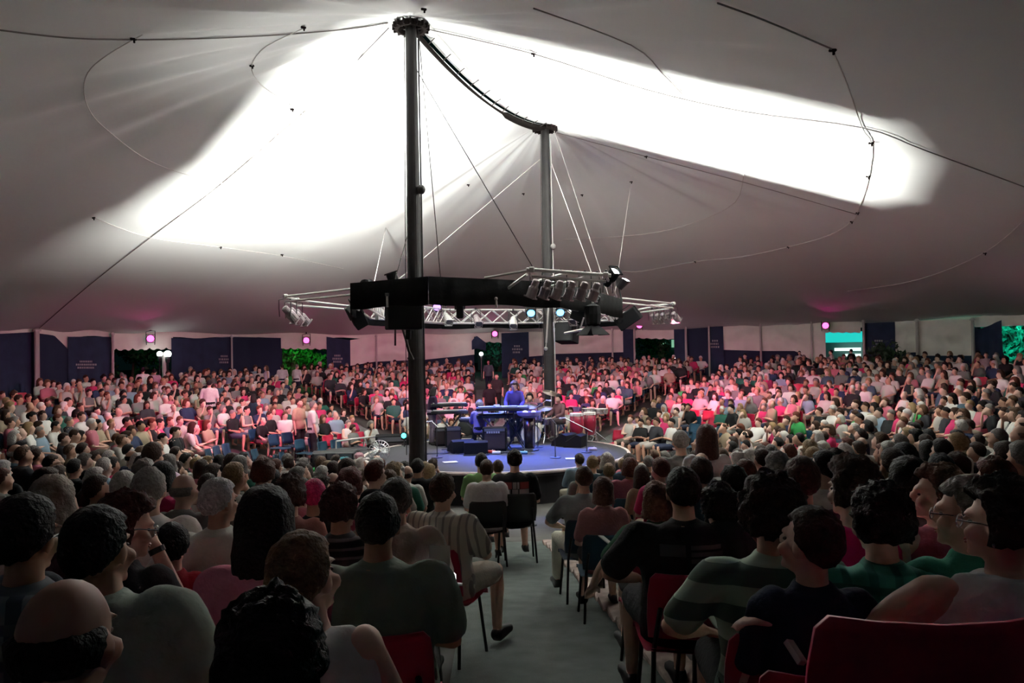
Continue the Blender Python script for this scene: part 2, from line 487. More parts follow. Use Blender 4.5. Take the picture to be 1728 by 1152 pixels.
# ------------------------------------------------------------------ tent walls
def wall_sheet(name, cols_, m, label, cat, group=None, T=TW-.1, fold=.04, freq=.12, scallop=0, kind=None, n=None, swag=0):
    """cols_: (px, ytop, ybottom or None for the ground)"""
    n = n or max(10, int((cols_[-1][0]-cols_[0][0])/4)); n = min(n, 90)
    xs = [c[0] for c in cols_]
    verts = []; NV = 9
    for i in range(n+1):
        px = xs[0]+(xs[-1]-xs[0])*i/n
        yt = np.interp(px, xs, [c[1] for c in cols_])
        g = hit_wall(px, yt, T)
        zt = g.z
        if cols_[0][2] is None: zb = ground(g.x, g.y)+.02
        else:
            yb = np.interp(px, xs, [c[2] for c in cols_]); zb = CAMZ+ray(px, yb).z*g.y
            if scallop: zb -= scallop*abs(math.sin(px*math.pi/14))
        nrm = V((CEN.x-g.x, CEN.y-g.y, 0)).normalized()
        for j in range(NV):
            f = j/(NV-1)
            d = fold*(.25+.75*f)*(math.sin(px*freq*2*math.pi/3)+.5*math.sin(px*freq*1.31+f*1.5))
            if swag: d += swag*math.sin(f*math.pi)*math.sin(math.pi*i/n)*.5*(1+math.sin(f*9+math.sin(px*.05)*2))
            verts.append(V((g.x, g.y, zt+(zb-zt)*f))+nrm*d)
    faces = [(i*NV+j, (i+1)*NV+j, (i+1)*NV+j+1, i*NV+j+1) for i in range(n) for j in range(NV-1)]
    o = link(bpy.data.objects.new(name, mesh_from(name, verts, faces, m, True)))
    if kind: tag(o, kind=kind)
    else: tag(o, label, cat, group)
    return o
def lettering(parent, px, py, w, lines=3):
    m = mat('curtain_print', (.33, .33, .34), .8)
    for k in range(lines):
        ww = w*(.62, 1.0, .85)[k % 3]
        y = py+(k-1)*5.2; x = px-ww/2
        bm = bmesh.new()
        while x < px+ww/2-1:
            lw = rnd.uniform(1.6, 3.2); g = hit_wall(x+lw/2, y, TW-.32)
            d = V((g.y, -g.x, 0)).normalized()
            s = g.y/FPX
            bm_box(bm, (g.x, g.y, g.z), (lw*s*.82, .01, 3.0*s), Matrix.Rotation(math.atan2(d.y, d.x), 3, 'Z'), )
            x += lw+.7
        obj('print', bm, m, parent)
CUR = 'navy curtains hung around the tent wall'; CAN = 'white canvas panels raised around the tent wall'; VAL = 'scalloped white valances over the openings'
wall_sheet('curtain', [(-60, 566, None), (60, 560, None)], M_NAVY, 'navy curtain hanging behind the thick pale pole, farthest along the fan side', 'curtain', CUR)
wall_sheet('curtain', [(64, 562, None), (92, 566, None), (118, 592, None)], M_NAVY2, 'navy curtain pulled aside on a slant beside the thick pale pole', 'curtain', CUR, T=TW-.16)
wall_sheet('valance', [(90, 565, 592), (122, 567, 600)], M_CANVAS, 'small white valance scrap between two navy curtains', 'valance', VAL, fold=.01)
c1 = wall_sheet('curtain', [(115, 568, None), (187, 568, None)], M_NAVY, 'square navy curtain with pale lettering, next to the opening with twin white lamps', 'curtain', CUR, T=TW-.22)
lettering(c1, 145, 615, 34)
wall_sheet('valance', [(188, 563, 588), (292, 565, 586)], M_CANVAS, 'scalloped white valance over the opening with the twin white lamps', 'valance', VAL, fold=.015, scallop=.10, T=TW-.14)
c2 = wall_sheet('curtain', [(289, 570, None), (340, 571, None), (390, 568, None)], M_NAVY, 'navy curtain with pale lettering beside the tilted white pole', 'curtain', CUR, T=TW-.2)
lettering(c2, 378, 606, 18)
wall_sheet('curtain', [(388, 568, None), (476, 570, None)], M_NAVY2, 'dark navy curtain between the tilted pole and the bright green trees', 'curtain', CUR, T=TW-.14)
wall_sheet('valance', [(474, 567, 586), (552, 566, 587)], M_CANVAS, 'scalloped white valance above the bright green trees', 'valance', VAL, fold=.015, scallop=.10, T=TW-.14)
c3 = wall_sheet('curtain', [(551, 568, None), (591, 574, None)], M_NAVY, 'narrow navy curtain with lettering between green trees and white canvas', 'curtain', CUR, T=TW-.22)
lettering(c3, 569, 605, 16)
wall_sheet('canvas_panel', [(590, 574, 617), (632, 567, 610), (706, 567, 607)], M_CANVAS, 'raised white canvas panel beside the narrow lettered curtain and nearer pole', 'canvas panel', CAN, T=TW-.14, swag=.25)
wall_sheet('canvas_panel', [(704, 566, 608), (800, 562, 598)], M_CANVAS, 'raised white canvas panel between nearer tall pole and teal opening', 'canvas panel', CAN, T=TW-.14, swag=.3)
wall_sheet('wall_band', [(588, 600, None), (800, 590, None)], M_NAVY2, 'low navy cloth band under the white canvas near the fan', 'curtain', CUR, T=TW-.02)
wall_sheet('curtain', [(796, 575, 590), (804, 566, 588), (820, 578, 592)], M_NAVY, 'small knotted navy curtain tied up at the teal opening', 'curtain', CUR, T=TW-.25)
wall_sheet('valance', [(802, 562, 575), (850, 561, 577)], M_CANVAS, 'scalloped white valance above the teal opening in the middle', 'valance', VAL, fold=.015, scallop=.07, T=TW-.14)
c4 = wall_sheet('curtain', [(846, 562, None), (892, 560, None)], M_NAVY, 'navy curtain with faint lettering beside the teal opening', 'curtain', CUR, T=TW-.22)
lettering(c4, 872, 589, 16)
wall_sheet('canvas_panel', [(886, 560, 602), (936, 558, 598)], M_CANVAS, 'raised white canvas panel just behind the farther tall pole', 'canvas panel', CAN, T=TW-.14, swag=.2)
wall_sheet('canvas_panel', [(934, 558, 597), (1054, 554, 594)], M_CANVAS, 'raised white canvas panel between farther pole and narrow plain navy curtain', 'canvas panel', CAN, T=TW-.16, swag=.3)
wall_sheet('wall_band', [(884, 590, None), (1054, 586, None)], M_NAVY2, 'low navy cloth band under the white canvas behind the farther pole', 'curtain', CUR, T=TW-.02)
wall_sheet('curtain', [(1051, 553, None), (1070, 552, None)], M_NAVY, 'narrow plain navy curtain beside the dark green opening', 'curtain', CUR, T=TW-.2)
wall_sheet('valance', [(1070, 551, 569), (1140, 549, 571)], M_CANVAS, 'scalloped white valance above the dark green opening with building lights', 'valance', VAL, fold=.015, scallop=.07, T=TW-.14)
wall_sheet('curtain', [(1137, 553, None), (1157, 552, None)], M_NAVY, 'narrow navy curtain at the building-light opening, beside a white pole', 'curtain', CUR, T=TW-.2)
wall_sheet('curtain', [(1158, 551, None), (1195, 549, None)], M_NAVY2, 'plain navy curtain hanging between two close white poles', 'curtain', CUR, T=TW-.14)
c5 = wall_sheet('curtain', [(1197, 549, None), (1220, 549, None)], M_NAVY, 'narrow navy curtain with lettering next to the long swagged canvas', 'curtain', CUR, T=TW-.2)
lettering(c5, 1206, 580, 15)
wall_sheet('canvas_panel', [(1218, 545, 590), (1283, 543, 592)], M_CANVAS, 'swagged white canvas panel beside the narrow lettered navy curtain', 'canvas panel', CAN, T=TW-.14, swag=.4)
wall_sheet('canvas_panel', [(1282, 543, 592), (1340, 542, 592), (1392, 541, 620)], M_CANVAS, 'swagged white canvas panel trailing down beside the cyan-lit stall opening', 'canvas panel', CAN, T=TW-.18, swag=.35)
wall_sheet('wall_band', [(1216, 580, None), (1345, 584, None)], M_NAVY2, 'low navy cloth band under the swagged canvas panels', 'curtain', CUR, T=TW-.02)
wall_sheet('valance', [(1388, 542, 560), (1452, 541, 560)], M_CANVAS, 'scalloped white valance above the cyan-lit stall', 'valance', VAL, fold=.015, scallop=.05, T=TW-.14)
c6 = wall_sheet('curtain', [(1459, 545, None), (1510, 543, None)], M_NAVY, 'wide navy curtain with lettering beside the cyan-lit stall', 'curtain', CUR, T=TW-.2)
lettering(c6, 1482, 580, 20)
wall_sheet('canvas_panel', [(1508, 542, 596), (1548, 541, 594)], M_CANVAS, 'white canvas panel between lettered curtain and a dark bush shape', 'canvas panel', CAN, T=TW-.14, swag=.25)
wall_sheet('canvas_panel', [(1547, 541, 600), (1642, 538, 600)], M_CANVAS, 'broad white canvas panel next to the knotted navy curtain', 'canvas panel', CAN, T=TW-.16, swag=.35)
wall_sheet('wall_band', [(1506, 590, None), (1660, 590, None)], M_NAVY2, 'low navy cloth band under the broad white canvas', 'curtain', CUR, T=TW-.02)
wall_sheet('curtain', [(1640, 548, 606), (1652, 556, 608), (1690, 540, 612)], M_NAVY, 'knotted navy curtain bunched beside the cyan-lit tree', 'curtain', CUR, T=TW-.24, fold=.12)
wall_sheet('valance', [(1640, 538, 552), (1760, 505, 548)], M_CANVAS, 'white valance rising over the cyan-lit tree', 'valance', VAL, T=TW-.14)
# wall poles
for k, (px, yt, thick, lab) in enumerate(((62, 556, .085, 'thick pale wall pole between two navy curtains'), (190, 562, .05, 'pale wall pole beside the square lettered curtain'),
        (277, 596, .085, 'pale post holding the twin white lamps'), (391, 567, .04, 'white wall pole tilted behind navy curtains'), (635, 566, .045, 'white wall pole at the fan-side canvas'), (712, 563, .04, 'white wall pole beside the nearer tall pole'),
        (1033, 556, .045, 'white wall pole at the canvas behind the conga drums'), (1070, 551, .05, 'white wall pole beneath a pink lamp beside the dark green opening'), (1157, 549, .06, 'white wall pole next to the narrow navy curtain'), (1196, 547, .05, 'white wall pole just before the narrow lettered curtain'),
        (1283, 543, .05, 'white wall pole between the two swagged panels'), (1369, 541, .045, 'grey wall pole at the trailing canvas'), (1457, 541, .06, 'pale wall pole between cyan stall and lettered curtain'), (1547, 540, .06, 'pale wall pole beside the dark bush shape'), (1641, 538, .06, 'pale wall pole beside the knotted navy curtain'))):
    g = hit_wall(px, yt, TW-.42)
    z0 = ground(g.x, g.y)
    root = thing('wall_pole', (g.x, g.y, z0), lab, 'pole', 'side poles around the tent wall')
    bm = bmesh.new(); bm_lathe(bm, (g.x, g.y, 0), [(thick*1.1, z0), (thick, g.z-.1), (thick*.9, g.z+.03)], 10)
    obj('shaft', bm, mat('pole_white', (.46, .43, .40), .6), root)
    bm = bmesh.new(); bm_lathe(bm, (g.x, g.y, g.z), [(thick*1.7, -.06), (thick*1.7, -.01), (thick*.5, .06)], 10); obj('pole_cap', bm, M_ALU, root)
# the rest of the wall, behind and beside the camera
bm = bmesh.new(); prev = None
seq = []
for i in range(-10, 171):
    a = R(i*2+90); d = V((math.cos(a), math.sin(a)))
    lo, hi = 0, 60
    for _ in range(30):
        m_ = (lo+hi)/2
        if tw(CEN.x+d.x*m_, CEN.y+d.y*m_)[0] < TW-.05: lo = m_
        else: hi = m_
    seq.append(CEN+d*lo)
for p in seq:
    azim = math.degrees(math.atan2(p.x, p.y))
    inside = p.y > 0 and -37 < azim < 35.5
    if inside: prev = None; continue
    cur = [bm.verts.new((p.x, p.y, z)) for z in (ground(p.x, p.y), ZE+.05)]
    if prev: bm.faces.new((prev[0], cur[0], cur[1], prev[1]))
    prev = cur
tag(obj('wall_back', bm, M_NAVY), kind='structure')
# white eave band hanging from the canopy edge
bm = bmesh.new(); prev = None
for px in range(-80, 1820, 12):
    g = hit_wall(px, 560, TW-.06); q = [bm.verts.new((g.x, g.y, z)) for z in (canopy_z(g.x, g.y)+.08, canopy_z(g.x, g.y)-.20+.03*math.sin(px*.09))]
    if prev: bm.faces.new((prev[0], q[0], q[1], prev[1]))
    prev = q
tag(obj('trim_2', bm, M_CANVAS, smooth=True), kind='structure')
# eave cord along the wall head
bm = bmesh.new(); bm_tube(bm, [hit_wall(px, 556-.014*px-4, TW-.12)+V((0, 0, 0)) for px in range(-60, 1800, 20)], .025, 5)
tag(obj('trim_1', bm, mat('eave_tape', (.3, .27, .26), .9)), kind='structure')
# ------------------------------------------------------------------ lighting truss
TZ, BZ = 4.72, 4.22
TV = [V(p) for p in ((-1.49, 13.94), (.95, 15.5), (2.96, 20.8), (3.3, 24.3), (.9, 25.4), (-2.2, 24.4), (-3.75, 20.2), (-3.1, 15.0))]
truss = thing('lighting_truss', (CEN.x, CEN.y, BZ), 'large aluminium lighting truss ring with black drapes hung around the two tall poles', 'truss')
TC = sum(TV, V((0, 0)))/8
for i in range(8):
    a, b = TV[i], TV[(i+1) % 8]
    def inn(p, k): return p+(TC-p).normalized()*k
    lo = .42
    corners = [(inn(a, .05), inn(b, .05)), (inn(a, lo), inn(b, lo))]
    sec = None
    L = (b-a).length; nb = max(2, round(L/.55))
    bm = bmesh.new()
    for p in (a, b):
        c_ = inn(p, .23); bm_box(bm, (c_.x, c_.y, (TZ+BZ)/2), (.10, .10, .5), Matrix.Rotation(math.atan2(p.y-TC.y, p.x-TC.x), 3, 'Z'), .01)
    sec = obj('truss_section', bm, M_ALU, truss)
    for (p, q) in corners:
        for z in (TZ-.04, BZ+.04):
            rod('chord', (p.x, p.y, z), (q.x, q.y, z), .027, M_ALU, sec)
    for ci, (p, q) in enumerate(corners):
        for k in range(nb):
            u0, u1 = p+(q-p)*(k/nb), p+(q-p)*((k+1)/nb)
            if i in (0, 1, 6, 7) and ci == 0: continue
            rod('brace', (u0.x, u0.y, BZ+.04), (u1.x, u1.y, TZ-.04), .019, M_ALU, sec, 5)
            rod('brace', (u0.x, u0.y, TZ-.04), (u1.x, u1.y, BZ+.04), .019, M_ALU, sec, 5)
    for k in range(nb):
        p0 = corners[0][0]+(corners[0][1]-corners[0][0])*(k/nb); p1 = corners[1][0]+(corners[1][1]-corners[1][0])*((k+1)/nb)
        rod('brace', (p0.x, p0.y, TZ-.04), (p1.x, p1.y, TZ-.04), .016, M_ALU, sec, 5)
    # drape on the outer face: full and tall on the camera side, a shallow strip elsewhere
    out = lambda p: p+(p-TC).normalized()*.03
    pa, pb = out(a), out(b)
    full = i in (0, 1, 7)
    z1 = TZ-.015 if full else BZ+.10
    z0 = BZ-.02 if full else BZ-.12
    bm = bmesh.new(); m_ = 26; rows = []
    for k in range(m_+1):
        f = k/m_; p = pa+(pb-pa)*f; n_ = (pb-pa).normalized(); nn = V((n_.y, -n_.x))
        d = .018*math.sin(f*L*14)+.012*math.sin(f*L*31+1)
        rows.append([bm.verts.new((p.x+nn.x*(d*e+o_), p.y+nn.y*(d*e+o_), z)) for z, e, o_ in ((z1, .2, 0), ((z0+z1)/2, .8, 0), (z0-.02*math.sin(f*9), 1.2, 0), (z0-.02*math.sin(f*9), 1.2, .02), (z1, .2, .02))])
    for r0, r1 in zip(rows[:-1], rows[1:]):
        for k in range(5): bm.faces.new((r0[k], r1[k], r1[(k+1) % 5], r0[(k+1) % 5]))
    obj('drape', bm, M_BLACK, truss, smooth=True)
def P3(px, py, Y): return at(px, py, Y)
# outriggers
outr = []
def outrigger(label_unused, pairs, bar):
    root = obj('outrigger', _mini(bar), M_ALU, truss)
    for a, b in pairs: rod('rail', a, b, .030, M_ALU, root)
    return root
def _mini(bar):
    bm = bmesh.new()
    d = (bar[1]-bar[0]).normalized()
    bm_tube(bm, [bar[0]-d*.1, bar[1]+d*.1], .035, 8)
    for p in bar: bm_box(bm, p, (.11, .11, .11), bevel=.02)
    return bm
tipL = P3(482, 500, 18.1); tipL2 = tipL+V((.12, .55, -.05))
outrigger('', [(P3(596, 487, 15.1), tipL), (P3(596, 497, 15.1), tipL-V((0, 0, .12))), (P3(596, 517, 19.6), tipL2), (P3(588, 522, 19.8), tipL2-V((0, 0, .13))), (tipL-V((0, 0, .12)), tipL2-V((0, 0, .13)))], (tipL, tipL2))
tipR = P3(1136, 512, 23.6); tipR2 = P3(1100, 516, 24.9)
outrigger('', [(P3(1048, 503, 20.9), tipR), (P3(1049, 511, 20.9), tipR-V((0, 0, .14))), (P3(1052, 527, 24.5), tipR+V((-.05, 0, .0))), (P3(1050, 531, 24.6), tipR-V((0, 0, .14)))], (tipR, tipR2))
n0, n1 = P3(897, 455, 14.2), P3(1022, 464, 14.5)
outrigger('', [(P3(818, 469, 14.6), n0), (P3(848, 493, 15.0), P3(889, 463, 14.3)), (P3(905, 475, 15.4), P3(962, 459, 14.35)), (P3(905, 490, 15.4), P3(985, 468, 14.4)), (P3(1040, 500, 17.5), n1), (n0-V((0, 0, .12)), n1-V((0, 0, .12)))], (n0, n1))
# hanging cables
for a, b in ((P3(703, 118, 16.1), n0+V((.05, 0, 0))), (P3(930, 275, 23.8), n1-V((.25, 0, 0))), (P3(912, 268, 23.8), V((-3.6, 20.1, TZ))), (hit_canopy(651, 384), V((-3.5, 19.2, TZ))), (P3(690, 388, 16.2), V((-2.2, 14.6, TZ))),
             (P3(705, 40, 16.2), V((-1.3, 14.2, TZ))), (P3(935, 220, 23.8), V((3.1, 23.8, TZ))), (hit_canopy(1065, 305), V((3.2, 24.2, TZ)))):
    rod('hanging_cable', a, b, .009, M_SEAM if a.y > 20 else M_ROPE, truss, 5)
rope = thing('guy_rope', hit_canopy(600, 105), 'thin rope slanting from the nearer pole top out to the white canvas', 'rope')
rod('rope', P3(656, 47, 16.1), hit_canopy(600, 105), .012, M_ROPE, rope, 5)

# par cans and other fixtures on the truss
PAR = {}
def par_meshes(cm):
    if cm.name in PAR: return PAR[cm.name]
    ax = V((0, 0, -1))
    bm = bmesh.new(); bm_lathe(bm, (0, 0, 0), [(.03, -.04), (.075, -.02), (.085, .0), (.09, .12), (.118, .17), (.118, .38), (.108, .38), (.10, .30), (.0, .29)], 14, ax)
    bmesh.ops.recalc_face_normals(bm, faces=bm.faces); can = bpy.data.meshes.new('can'); bm.to_mesh(can); bm.free(); can.materials.append(cm)
    bm = bmesh.new()
    bm_tube(bm, [(.125, 0, -.2), (.14, 0, .0), (.14, 0, .22), (0, 0, .23), (-.14, 0, .20), (-.14, 0, 0), (-.125, 0, -.2)], .012, 5)
    bm_box(bm, (0, 0, .26), (.05, .06, .08), bevel=.01)
    yoke = bpy.data.meshes.new('yoke'); bmesh.ops.recalc_face_normals(bm, faces=bm.faces); bm.to_mesh(yoke); bm.free(); yoke.materials.append(M_BLACKM)
    bm = bmesh.new()
    for s in range(4):
        a0 = s*math.pi/2; bm_box(bm, (.118*math.cos(a0), .118*math.sin(a0), -.395), (.012, .24, .03), Matrix.Rotation(a0, 3, 'Z'))
    gel = bpy.data.meshes.new('gel_frame'); bm.to_mesh(gel); bm.free(); gel.materials.append(cm)
    PAR[cm.name] = (can, yoke, gel); return PAR[cm.name]
LENS = {}
def par(loc, target, cm, lens_mat, label, group=None, s=1.0, name='par_can', cat='stage lamp', hang=True):
    can, yoke, gel = par_meshes(cm)
    root = thing(name, loc, label, cat, group)
    q = (V(target)-V(loc)).to_track_quat('-Z', 'Y').to_matrix().to_4x4() @ Matrix.Diagonal((s, s, s, 1))
    for nme, me in (('can', can), ('gel_frame', gel)):
        o = link(bpy.data.objects.new(nme, me)); o.parent = root; o.matrix_basis = q
    if lens_mat.name not in LENS:
        bm = bmesh.new(); bm_lathe(bm, (0, 0, -.355), [(0, 0), (.104, .0), (.104, .004), (.05, -.012), (0, -.018)], 14)
        me = bpy.data.meshes.new('lens'); bmesh.ops.recalc_face_normals(bm, faces=bm.faces); bm.to_mesh(me); bm.free(); me.materials.append(lens_mat); LENS[lens_mat.name] = me
    o = link(bpy.data.objects.new('lens', LENS[lens_mat.name])); o.parent = root; o.matrix_basis = q
    if hang:
        o = link(bpy.data.objects.new('yoke', yoke)); o.parent = root; o.matrix_basis = Matrix.Diagonal((s, s, s, 1)) @ Matrix.Translation((0, 0, 0.0))
    return root
L_OFF = mat('lens_dark', (.15, .15, .16), .15)
L_PINK = mat('lens_pink', (1, .6, .8), .3, emit=(1.0, .085, .44), estr=4.0)
L_PINKD = mat('lens_pink_soft', (1, .2, .5), .3, emit=(1.0, .10, .40), estr=1.6)
L_BLUE = mat('lens_blue', (.3, .6, 1), .3, emit=(.12, .45, 1.0), estr=5)
L_VIO = mat('lens_violet', (.6, .4, 1), .3, emit=(.5, .28, 1.0), estr=2.2)
L_WHITE = mat('lens_white', (1, 1, 1), .3, emit=(.9, 1, 1), estr=8)
M_CAN = mat('can_grey', (.30, .25, .26), .45, .3)
M_CANB = mat('can_black', (.014, .014, .015), .8, spec=.12)
ordn = ['first', 'second', 'third', 'fourth', 'fifth', 'sixth', 'seventh', 'eighth', 'ninth', 'tenth']
for k in range(6):
    f = k/5; c = P3(905+103*f, 474+5*f, 14.35+.3*f)
    par(c, c+V((-.30, .15, -.8)), M_CAN, L_OFF, f'grey par can on the bar facing the camera, {ordn[k]} from the pole end', 'grey par cans on the nearest outrigger bar', .82)
for k in range(5):
    c = tipR+(tipR2-tipR)*(k/4)+V((0, 0, -.30))
    par(c, c+V((.5, .5, -.6)), M_CAN, L_PINKD if k in (1, 2, 4) else L_OFF, f'par can on the outrigger beyond the conga drums, {ordn[k]} from its tip', 'par cans on the far outrigger bar', .85)
for k in range(3):
    c = tipL+(tipL2-tipL)*(k/2)+V((-.02, 0, -.28))
    par(c, c+V((-.35, .5, -.6))+V((.75, 0, 0)), M_CAN, L_PINKD if k == 0 else L_OFF, f'rose-tinted par can on the outrigger over the fan side, {ordn[k]} along', 'par cans on the fan-side outrigger', 1.0)
w_ = P3(1024, 468, 15.2)
par(w_+V((0, .1, -.12)), w_+V((.45, -.55, .55)), M_CANB, L_WHITE, 'black par can with glowing white lens tilted upward at the outrigger end', None, .95)
for k, (px, py, lm) in enumerate(((896, 527, L_BLUE), (945, 526, L_BLUE), (738, 517, L_VIO))):
    c = P3(px, py-3, 23.6)
    par(c+V((0, .25, .1)), c+V((0, -2.0, -1.0)), M_CANB, lm, ('par can with blue lens under the truss, nearer the middle', 'par can with blue lens under the truss, beside the farther pole', 'par can with violet lens beside the nearer pole')[k], 'coloured par cans on the far truss', 1.15)
for k, px in enumerate((752, 803, 866, 972)):
    c = P3(px, 531+(k % 3)*3, 23.9)
    par(c, V((CEN.x+rnd.uniform(-1, 1), CEN.y, .8)), M_CAN if k % 2 else M_ALU, L_OFF, f'unlit par can on the far truss, {ordn[k]} from the nearer pole', 'unlit par cans on the far truss', 1.0)

M_LOWGLOW = mat('lens_added_wash', (1, 1, 1), .3, emit=(1, 1, .95), estr=1.5)  # lens glow of the added canopy washes
for S_, T_, W_, sz_, lab_ in ADDED_WASH:
    par(S_, T_, M_CANB, M_LOWGLOW, lab_, None, .9)
def speaker(px, py, Y, sx, sy, sz, tilt, yaw, label, name='loudspeaker', cat='speaker'):
    c = P3(px, py, Y); root = thing(name, c, label, cat)
    rot = Matrix.Rotation(yaw, 3, 'Z') @ Matrix.Rotation(tilt[0], 3, 'X') @ Matrix.Rotation(tilt[1], 3, 'Y')
    def p(nm, f, m):
        bm = bmesh.new(); f(bm); o = obj(nm, bm, m); o.parent = root; o.matrix_basis = rot.to_4x4(); return o
    p('cabinet', lambda b: bm_box(b, (0, 0, 0), (sx, sy, sz), bevel=.02), M_CANB)
    p('grille', lambda b: bm_box(b, (0, sy/2, 0), (sx*.9, .02, sz*.9), bevel=.005), mat('grille', (.03, .03, .03), .8, bump=.6, bscale=200))
    p('bracket', lambda b: (bm_tube(b, [(-sx/2-.02, 0, 0), (-sx/2-.02, 0, sz/2+.1), (sx/2+.02, 0, sz/2+.1), (sx/2+.02, 0, 0)], .018, 5), bm_tube(b, [(0, 0, sz/2+.1), (0, 0, sz/2+.25)], .018, 5)), M_BLACKM)
    return root
speaker(603, 534, 16.5, .28, .30, .48, (.5, -.6), .6, 'small black loudspeaker tilted under the drape end nearest the fan')
speaker(681, 533, 14.9, .66, .5, .52, (0, 0), .3, 'wide black box hung beneath the drape in front of the nearer pole')
speaker(776, 522, 14.5, .13, .13, .34, (.1, 0), 0, 'slim black box hung under the drape near the middle')
speaker(690, 557, 15.4, .10, .10, .38, (0, .1), 0, 'thin black hanger box below the wide black box')
speaker(957, 562, 24.2, .62, .5, .62, (.2, 0), 2.6, 'black loudspeaker hanging next to the farther pole')
speaker(1060, 537, 23, .75, .25, .42, (.3, -.55), -.4, 'flat black loudspeaker tilted beneath the outrigger root')
speaker(987, 520, 18.0, .45, .4, .62, (.3, .5), -.5, 'bulky black loudspeaker tilted behind the six grey par cans')
# moving light with barn doors
c = P3(1000, 530, 17.2); bl = thing('barn_door_lamp', c, 'black spotlight with star-like barn doors hanging below the six par cans', 'stage lamp')
bm = bmesh.new(); bm_lathe(bm, c, [(.10, -.28), (.17, -.22), (.19, 0), (.17, .18), (.05, .24)], 12); obj('housing', bm, M_CANB, bl)
for k in range(4):
    a0 = k*math.pi/2+.5; d = V((math.cos(a0), math.sin(a0), 0)); n_ = V((-d.y, d.x, 0))
    bm = bmesh.new(); b0 = c+V((0, 0, -.27))
    vs_ = [b0+d*.1+n_*.12, b0+d*.1-n_*.12, b0+d*.30-n_*.22+V((0, 0, -.2)), b0+d*.30+n_*.22+V((0, 0, -.2))]
    bm_rings(bm, [vs_, [v_+V((0, 0, .012)) for v_ in vs_]]); obj('barn_door', bm, M_CANB, bl)
rod('hanger', c+V((0, 0, .2)), c+V((0, 0, .5)), .03, M_ALU, bl)
# hanging microphone bars / pipes under the truss
pipe = thing('drop_pipe', P3(924, 560, 19), 'thin aluminium drop pipe with small lamp end in front of the farther pole', 'pipe')
rod('tube', P3(926, 508, 19), P3(922, 578, 19), .022, M_ALU, pipe); bm = bmesh.new(); bm_ball(bm, P3(921, 588, 19), .05); bm_tube(bm, [P3(922, 578, 19), P3(921, 588, 19)], .012); obj('end_weight', bm, M_ALU, pipe)
pipe = thing('drop_pipe', P3(653, 505, 14.4), 'short pale pipe clamped on the black drape near the fan-side corner', 'pipe')
rod('tube', P3(653, 495, 14.3), P3(654, 518, 14.3), .022, M_ALU, pipe); bm = bmesh.new(); bm_box(bm, P3(653, 497, 14.3), (.07, .07, .06), bevel=.01); obj('clamp', bm, M_BLACKM, pipe)
pipe = thing('drop_pipe', P3(837, 508, 14.6), 'short pale pipe with white end clamped on the long black drape', 'pipe')
rod('tube', P3(837, 503, 14.5), P3(838, 519, 14.5), .02, M_ALU, pipe); bm = bmesh.new(); bm_ball(bm, P3(837, 504, 14.5), .035); obj('clamp', bm, M_ALU, pipe)
pipe = thing('cross_bar', P3(973, 558, 18), 'pale aluminium bar slanting beneath the barn-door spotlight', 'pipe')
rod('tube', P3(953, 562, 18), P3(992, 554, 17.4), .03, M_ALU, pipe); rod('stay', P3(978, 558, 17.8), P3(985, 536, 17.5), .02, M_ALU, pipe)
gw = thing('cable_loom', P3(690, 580, 15.8), 'dangling dark cable loom beside the nearer pole beneath the truss', 'cable')
bm = bmesh.new(); bm_tube(bm, [P3(680, 555, 15.6), P3(686, 575, 15.7), P3(690, 592, 15.8), P3(697, 606, 15.9)], .03, 6); bm_tube(bm, [P3(667, 556, 15.3), P3(667, 583, 15.3)], .018, 6); obj('loom', bm, M_ROPE, gw)

# ------------------------------------------------------------------ coloured lights
for k, (x, y, tx, ty) in enumerate(((-1.2, 22.5, -.2, 20.2), (1.2, 22.3, .6, 19.8), (-2.0, 18.3, -.6, 19.9))):
    light('stage_blue', 'SPOT', (x, y, 4.2), (3000, 2600, 600)[k], STAGE_BLUE, (tx, ty, .7), .06, R(58), .8)
light('stage_violet', 'SPOT', (-2.2, 23.2, 4.2), 160, (.6, .3, 1.0), (-1.6, 20.4, .9), .06, R(50), .8)
light('stage_white', 'SPOT', (1.4, 24, 4.2), 60, (.9, .85, 1.0), (-1.2, 18.6, .7), .06, R(60), .9)
light('stage_rose', 'SPOT', (-1.0, 16.5, 4.2), 160, (1.0, .35, .5), (1.6, 21.4, 1.2), .06, R(30), .8)
PINKW = 7000
for (src, tgt, e, sz) in ((tipR+V((0, .2, -.6)), (8.5, 29, 1.0), 1.0, 62), (tipL+V((-.1, .2, -.6)), (-11, 24, 1.0), .8, 66), (V((-1.5, 24.8, 4.0)), (-3.5, 32, 1.0), 1.0, 72), (V((1.5, 25.2, 4.0)), (4, 32, 1.0), 1.0, 68), (tipR+V((0, .2, -.6)), (13.5, 23, 1.0), .7, 66), (tipL+V((-.1, .2, -.6)), (-9.0, 29, 1.0), .6, 60)):
    light('crowd_pink', 'SPOT', src, PINKW*e*.22, PINK, tgt, .08, R(sz), .7)
    light('crowd_warm', 'SPOT', src+V((0, 0, .05)), PINKW*e*.055, (1.0, .55, .60), tgt, .08, R(sz), .7)
pinks = [(254, 571, 'above the twin white lamps'), (517, 574, 'above the bright green trees'), (835, 563, 'above the teal opening in the middle'), (1079, 549, 'beside the white pole over the dark green opening'), (1393, 549, 'above the cyan-lit stall')]
for px, py, where in pinks:
    c = at(px, py, hit_wall(px, py, TW-.7).y)
    tgt = V((0.2*c.x, 6.0, 2.6))
    c2 = c-(tgt-c).normalized()*.36
    par(c2, tgt, M_CANB, L_PINK, f'wall par can glowing pink {where}', 'pink par cans around the tent wall', 1.35)
    light('pink_lamp', 'SPOT', c+(tgt-c).normalized()*.1, 1300, PINK, tgt, .1, R(75), .6)

